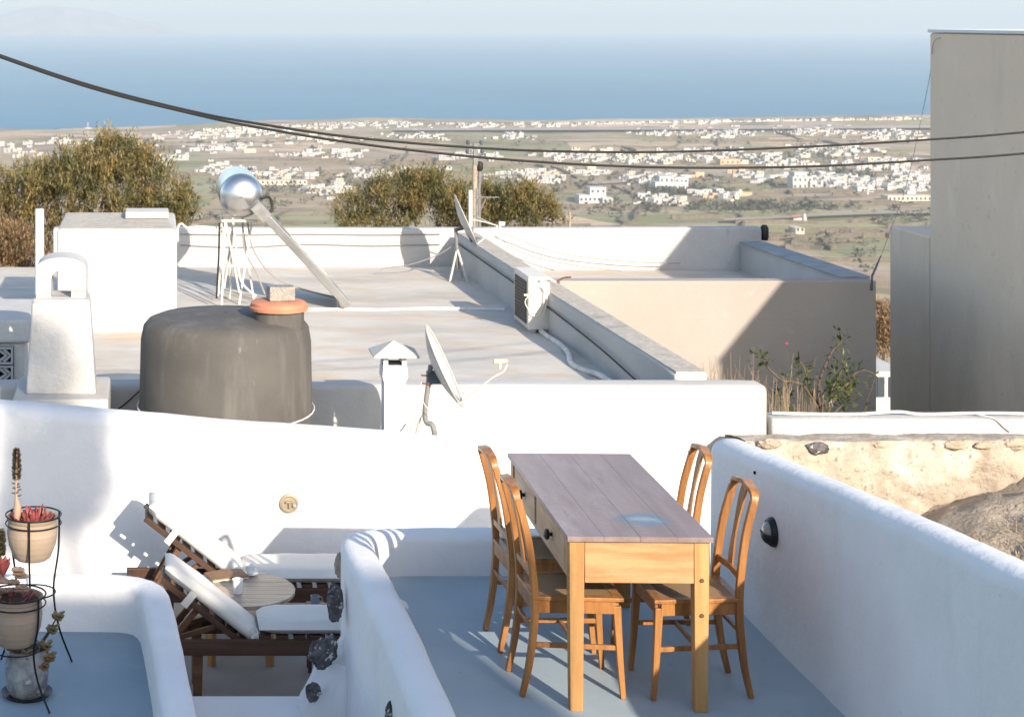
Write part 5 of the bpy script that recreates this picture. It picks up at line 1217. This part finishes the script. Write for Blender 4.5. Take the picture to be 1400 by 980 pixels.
# ------------------------------------------------------------------ air conditioner
a = P(700, 376, 18.5)
t = thing('air_conditioner', 'ivory outdoor air-conditioning unit against the side parapet', 'air conditioner', (3.99, 18.1, RA)); z0 = .045; hh = P(0, 378, 17.8).z-RA-.0
bm = NB(); box(bm, -.12, .10, -.32, .38, z0, hh); obj('casing', bm, 'ac_white', t, bevel=.012)
bm = NB(); box(bm, -.128, -.1215, -.24, .30, z0+.05, hh-.06); gr = obj('grille', bm, mat('dark grille', (.05, .042, .035), .6), t)
bm = NB()
for k in range(12): zz = z0+.06+k*(hh-z0-.13)/12; box(bm, -.134, -.1285, -.23, .29, zz, zz+.008)
obj('grille_bars', bm, mat('brown louvre', (.17, .13, .10), .6), gr, smooth=False)
bm = NB(); box(bm, -.10, -.04, -.30, .36, 0.012, z0); box(bm, .03, .08, -.30, .36, 0.012, z0); obj('foot', bm, 'coping', t)
def Q(px, py): return P(px, py, 17.74)-Vector(t.location)
bm = NB(); sweep(bm, smooth_path([Q(727, 400), Q(718, 412), Q(724, 425), Q(734, 433), Q(742, 420), Q(745, 402), Q(740, 390)], 6), .005, 6); sweep(bm, smooth_path([Q(741, 434), Q(746, 420), Q(748, 402), Q(742, 392)], 6), .006, 6)
sweep(bm, smooth_path([Q(738, 384), Q(750, 381), Q(760, 386)], 6), .012, 6); obj('pipe', bm, 'cable_white', t)
bm = NB(); a = Q(724, 404); box(bm, a.x-.05, a.x+.04, a.y+.02, a.y+.035, a.z-.01, a.z+.012); obj('bracket', bm, 'lnb', t)
bm = NB(); sweep(bm, smooth_path([G(748, 440, RA+.03), G(765, 456, RA+.03), G(787, 470, RA+.03), G(800, 482, RA+.05), G(805, 497, RA+.03), G(822, 506, RA+.03), G(840, 511, RA+.04), G(860, 522, RA+.03), G(870, 530, RA+.03)], 6), .026, 8)
for v_ in bm.verts: v_.co.x -= .16
tag(obj('insulated_pipe', bm, 'cable_white'), 'pale lagged pipe snaking along the foot of the side parapet', 'pipe')

# pipes and cables on the roofs
bm = NB(); pts = [G(px, 423+dy, RA+.02) for px, dy in ((380, 1.5), (430, 0.5), (475, 0), (520, .8), (560, -.5), (600, -.8), (640, -.6), (690, 0))]; sweep(bm, smooth_path(pts, 5), .019, 8)
tag(obj('white_conduit', bm, 'cable_white'), 'straight white conduit lying across the stained roof', 'pipe')
bm = NB(); yb = 22.55
for pys in ((320, 321, 320, 321, 320), (335, 338, 334, 336, 334)): sweep(bm, smooth_path([P(px, py, yb) for px, py in zip((246, 330, 420, 510, 602), pys)], 6), .007, 5)
tag(obj('wall_cable', bm, 'cable_grey'), 'two thin grey cables strung along the back parapet', 'cable')
bm = NB(); sweep(bm, smooth_path([(4.055, 22.3, E(-2.86)), (4.1, 20, E(-2.88)), (4.165, 18, E(-2.92)), (4.21, 16, E(-2.98)), (4.245, 15, E(-3.05)), (4.26, 14.2, E(-3.1))], 6)+[], .009, 5)
for v in bm.verts: v.co.x -= .115
tag(obj('parapet_cable', bm, 'cable'), 'dark cable running along the inner face of the side parapet', 'cable')
bm = NB(); sweep(bm, smooth_path([P(626, 330, 21.4), P(600, 348, 21.5), P(560, 362, 21.6), P(530, 366, 21.7), P(520, 369, 21.7)], 6), .007, 5)
tag(obj('dish_cable', bm, 'cable_grey'), 'thin cable sagging left from the far satellite dish', 'cable')
bm = NB(); sweep(bm, smooth_path([P(676, 322, 22.4), P(720, 348, 22.4), P(780, 362, 22.3), P(850, 371, 22.2)], 6), .006, 5); sweep(bm, smooth_path([P(686, 318, 22.4), P(760, 345, 22.4), P(850, 357, 22.4), P(930, 360, 22.4)], 6), .006, 5)
tag(obj('sagging_cables', bm, 'cable_grey'), 'pair of thin cables crossing the sunken roof of the beige house', 'cable')
bm = NB(); sweep(bm, smooth_path([P(243, 330, 18.6), P(243, 312, 18.6), P(248, 306, 18.7), P(256, 311, 18.8), P(275, 310, 19.2), P(303, 312, 19.5)], 6), .012, 6)
tag(obj('white_pipe', bm, 'cable_white'), 'white pipe hooking from the roof hut to the solar heater', 'pipe')
bm = NB(); sweep(bm, smooth_path([P(150, 566, 13.6), P(170, 553, 13.66), P(190, 535, 13.66), P(200, 528, 13.7)], 5), .006, 5)
tag(obj('loose_cable', bm, 'cable'), 'loose black cable on the parapet left of the tank', 'cable')
bm = NB(); sweep(bm, smooth_path([P(760, 386, 18.4), P(770, 380, 18.6), P(780, 379, 18.8)], 5), [.01]*11, 5)
tag(obj('rusty_pipe_end', bm, 'rust'), 'bent rusty pipe end on top of the side parapet by the air conditioner', 'pipe')

# ------------------------------------------------------------------ poles
Yp = 24.0
def PL(px, py): return P(px, py, Yp)
t = thing('utility_pole', 'weathered pole with insulator arms beyond the back parapet', 'utility pole', (PL(650, 0).x, Yp, ground_z(0, Yp))); o0 = Vector(t.location)
bm = NB(); sweep(bm, [Vector((0, 0, -.3)), PL(649, 300)-o0, PL(649, 226)-o0], [.05, .04, .034], 10); obj('pole', bm, 'tan_stone', t)
bm = NB(); sweep(bm, [PL(656, 320)-o0, PL(655, 260)-o0, PL(656, 232)-o0], .02, 8); obj('brace', bm, 'galv', t)
bm = NB(); box(bm, -.03, .03, -.03, .03, (PL(0, 226)-o0).z, (PL(0, 196)-o0).z); obj('top_bracket', bm, 'galv', t)
for py, hw_ in ((198, 11), (210, 12)):
    bm = NB(); sweep(bm, [PL(649-hw_, py)-o0, PL(649+hw_, py)-o0], .012, 6); arm = obj('cross_arm', bm, 'galv', t)
    for dx in (-hw_+2, hw_-2): bm = NB(); q = PL(649+dx, py)-o0; lathe(bm, [(.02, 0), (.028, .03), (.02, .06)], tuple(q), 8); obj('insulator', bm, 'bracket', arm)
bm = NB(); q = PL(656, 228)-o0; lathe(bm, [(.03, -.06), (.045, -.03), (.045, .04), (.03, .07)], tuple(q), 10); obj('insulator', bm, 'cable', t)
Yp = 22.95
t = thing('tv_antenna', 'slim mast with a small rod aerial rising beside the utility pole', 'antenna', (PL(643, 0).x, Yp, ground_z(0, Yp))); o0 = Vector(t.location)
bm = NB(); sweep(bm, [Vector((0, 0, -.3)), PL(643, 260)-o0], .03, 8); obj('mast', bm, 'frame_white', t)
bm = NB(); sweep(bm, [PL(652, 312)-o0, PL(652, 258)-o0], .016, 8); sweep(bm, smooth_path([PL(652, 300)-o0, PL(658, 285)-o0, PL(664, 272)-o0], 4), .009, 6); sweep(bm, [PL(638, 270)-o0, PL(682, 270)-o0], .008, 6)
for dx in (0, 8, 16, 24): sweep(bm, [PL(656+dx, 270)-o0+Vector((0, -.15, 0)), PL(656+dx, 270)-o0+Vector((0, .15, 0))], .005, 5)
sweep(bm, smooth_path([PL(643, 292)-o0, PL(652, 297)-o0, PL(672, 306)-o0], 4), .013, 6); obj('aerial', bm, 'galv', t)
Yp = 30; q = PL(779, 0); bm = NB(); sweep(bm, [(q.x, Yp, ground_z(q.x, Yp)-.3), (q.x, Yp, PL(0, 290).z)], .02, 8)
tag(obj('thin_post', bm, 'tan_stone'), 'thin grey post beyond the back parapet, right of the trees', 'post')

# overhead cables
def wire(label, pts, Ys):
    bm = NB(); sweep(bm, smooth_path([P(a, b, Y) for (a, b), Y in zip(pts, Ys)], 8), .0072, 8); tag(obj('overhead_cable', bm, 'cable'), label, 'cable')
n = 13
wire('upper black overhead cable, the one nearer the sea at the right', [(-320, -46), (-150, 20), (0, 76), (130, 119), (260, 152), (350, 169), (500, 190), (700, 205), (900, 208), (1100, 201), (1271, 191), (1400, 181), (1700, 150)], [8+.33*i for i in range(13)])
wire('lower black overhead cable that sags further below the other', [(-320, -44), (-150, 22), (0, 78), (130, 122), (260, 155), (350, 174), (500, 198), (700, 219), (900, 229), (1100, 228), (1271, 219), (1400, 210), (1700, 180)], [8+.31*i for i in range(13)])

# ------------------------------------------------------------------ shrub in front of the beige house, dry stems
random.seed(44)
t = thing('fig_shrub', 'bare-branched shrub with sparse green leaves before the beige wall', 'shrub', (P(1120, 575, 15.6).x, 15.6, -1.3)); o0 = Vector(t.location)
bm = NB(); lf = NB()
def Br(pts, r0, leaves=()):
    pp = smooth_path([P(a, b, 15.6+c)-o0 for a, b, c in pts], 5); n = len(pp); sweep(bm, pp, [r0*(1-.7*i/n) for i in range(n)], 6)
    for k, cnt, rad_ in leaves:
        c = pp[min(n-1, int(k*n))]
        for _ in range(int(cnt*.6)): v = rdir(); leaf(lf, c+v*rad_*random.random(), v+Vector((0, -.4, .2)), random.uniform(.035, .075), random.uniform(.012, .022), .006)
bse = (1128, 575, 0)
sweep(bm, [(0, 0, 0), P(1122, 600, 15.6)-o0, P(1124, 570, 15.6)-o0], [.05, .04, .03], 8)
Br([bse, (1120, 545, 0), (1122, 515, .1), (1138, 480, .1), (1150, 467, .1), (1148, 454, .1)], .017, [(.97, 16, .06), (.78, 34, .10), (.6, 20, .08)])
Br([bse, (1110, 545, 0), (1095, 525, -.1), (1070, 520, -.1), (1052, 505, -.1), (1040, 490, 0)], .016, [(.98, 34, .10), (.85, 26, .08), (.55, 24, .09), (.4, 20, .08)])
Br([bse, (1112, 540, .1), (1104, 520, .1), (1098, 500, .1), (1088, 492, .1)], .014, [(.9, 20, .06), (.7, 44, .10), (.45, 30, .10)])
Br([bse, (1140, 545, 0), (1158, 525, .1), (1170, 510, .1), (1182, 506, .1), (1197, 512, .1)], .015, [(.99, 14, .05), (.45, 60, .16), (.55, 60, .14), (.3, 40, .15)])
Br([bse, (1135, 550, 0), (1138, 530, -.1), (1148, 512, 0), (1155, 495, 0)], .012, [(.95, 34, .08), (.7, 40, .12), (.5, 60, .16), (.35, 50, .16)])
Br([bse, (1145, 560, 0), (1155, 550, .1), (1162, 545, 0)], .010, [(.9, 30, .08), (.5, 24, .1)])
Br([bse, (1090, 560, 0), (1075, 545, 0), (1064, 550, 0)], .010, [(.9, 44, .12), (.6, 34, .12)])
Br([bse, (1104, 525, .2), (1112, 500, .2), (1116, 488, .2)], .008, [])
Br([bse, (1122, 545, 0), (1140, 520, 0), (1150, 508, 0)], .008, [(.8, 30, .1)])
Br([(1180, 580, 0), (1185, 550, 0), (1192, 530, 0), (1197, 512, 0)], .006, [(.3, 8, .05)])
obj('branch', bm, 'twig', t); obj('foliage', lf, 'leaf', t, smooth=False)
bm = NB(); lfp = NB()
for _ in range(60):
    px = random.gauss(985, 45); hgt = random.uniform(20, 70); Y = random.uniform(14.6, 17.5)
    a = P(px, 575, Y); a.z = -1.25; b = P(px+random.uniform(-26, 26), 540-hgt*.9+random.uniform(0, 25), Y)
    sweep(bm, [a, a.lerp(b, .5)+Vector((random.uniform(-.04, .04), 0, 0)), b], [.004, .003, .0015], 4)
    for k in range(4): q = a.lerp(b, .55+.1*k); sweep(bm, [q, q+Vector((random.uniform(-.08, .08), random.uniform(-.05, .05), .1))], [.0025, .001], 4)
for _ in range(40):
    px = random.gauss(1075, 18); Y = 15.2; a = P(px, 575, Y); a.z = -1.25; b = P(px+random.uniform(-12, 12), 560-random.uniform(0, 45), Y); sweep(bm, [a, b], [.005, .002], 4)
tag(obj('dry_stems', bm, M['straw']), 'thicket of dry straw-coloured stems at the foot of the beige wall', 'dry stems', kind='stuff')
bm = NB(); q = P(1075, 468, 15.6)
for i in range(5): a = i*1.26; leaf(bm, q, Vector((math.cos(a), -.4, math.sin(a))), .022, .010)
sweep(bm, [q, q+Vector((.05, .02, -.25)), P(1095, 540, 15.6)], .0018, 4, mi=1)
tag(obj('pink_flower', bm, [mat('pink petal', (.55, .05, .22), .6), 'twig']), 'tiny pink flower before the shaded beige wall', 'flower')

# ------------------------------------------------------------------ unseen blockers added behind the camera to shade the terraces
def UW(u, w_, Y): return Vector((u-.35*Y, Y, w_-.43*Y))
t = thing('shade_block_behind', 'unseen whitewashed block added behind the viewpoint to shade the terraces', 'house', (0, -9, -1))  # unseen sun blocker, sized for the shade edge on the terraces
Yb = -7.5; a = UW(4.60, 4.12, Yb)
bm = NB(); box(bm, a.x-12, a.x, -15, Yb, -1.3, a.z); inv(obj('wall', bm, 'lime', t, bevel=.05), t)

random.seed(77)
bx_ = UW(3.55, 5.15, -9)
Yt = -9
t = thing('shade_tree_behind', 'unseen tree added behind the viewpoint to shade the big wall', 'tree', (bx_.x, -5.6, -1.3)); o0 = Vector(t.location)  # added out of view, crown shaped for soft shade on the wall
bm = NB(); sweep(bm, [Vector((0, 0, 0)), Vector((.1, -.8, 4)), UW(3.62, 5.0, -6.6)-o0], [.16, .12, .05], 8); obj('trunk', bm, 'bark', t)
bm = NB()
for (u, w_, r) in ((3.5, 5.5, .32), (3.75, 5.0, .22), (3.45, 5.0, .3), (3.6, 6.0, .4), (3.7, 5.4, .25), (3.35, 4.75, .16)):
    clump(bm, UW(u, w_, -6.6)-o0, r, 900, .13, .02)
obj('crown', bm, 'tamarisk', t, smooth=False)

# ------------------------------------------------------------------ haze
bm = NB(); box(bm, -9300, 10300, -230, 11050, -104, 100)
m = bpy.data.materials.new('haze'); m.use_nodes = True; nt = m.node_tree; nt.nodes.remove(nt.nodes['Principled BSDF'])
v = nt.nodes.new('ShaderNodeVolumePrincipled'); v.inputs['Color'].default_value = (.64, .71, .76, 1); v.inputs['Density'].default_value = .00017; v.inputs['Anisotropy'].default_value = 0
nt.links.new(v.outputs[0], nt.nodes['Material Output'].inputs['Volume'])
tag(obj('haze', bm, m, smooth=False), kind='stuff')
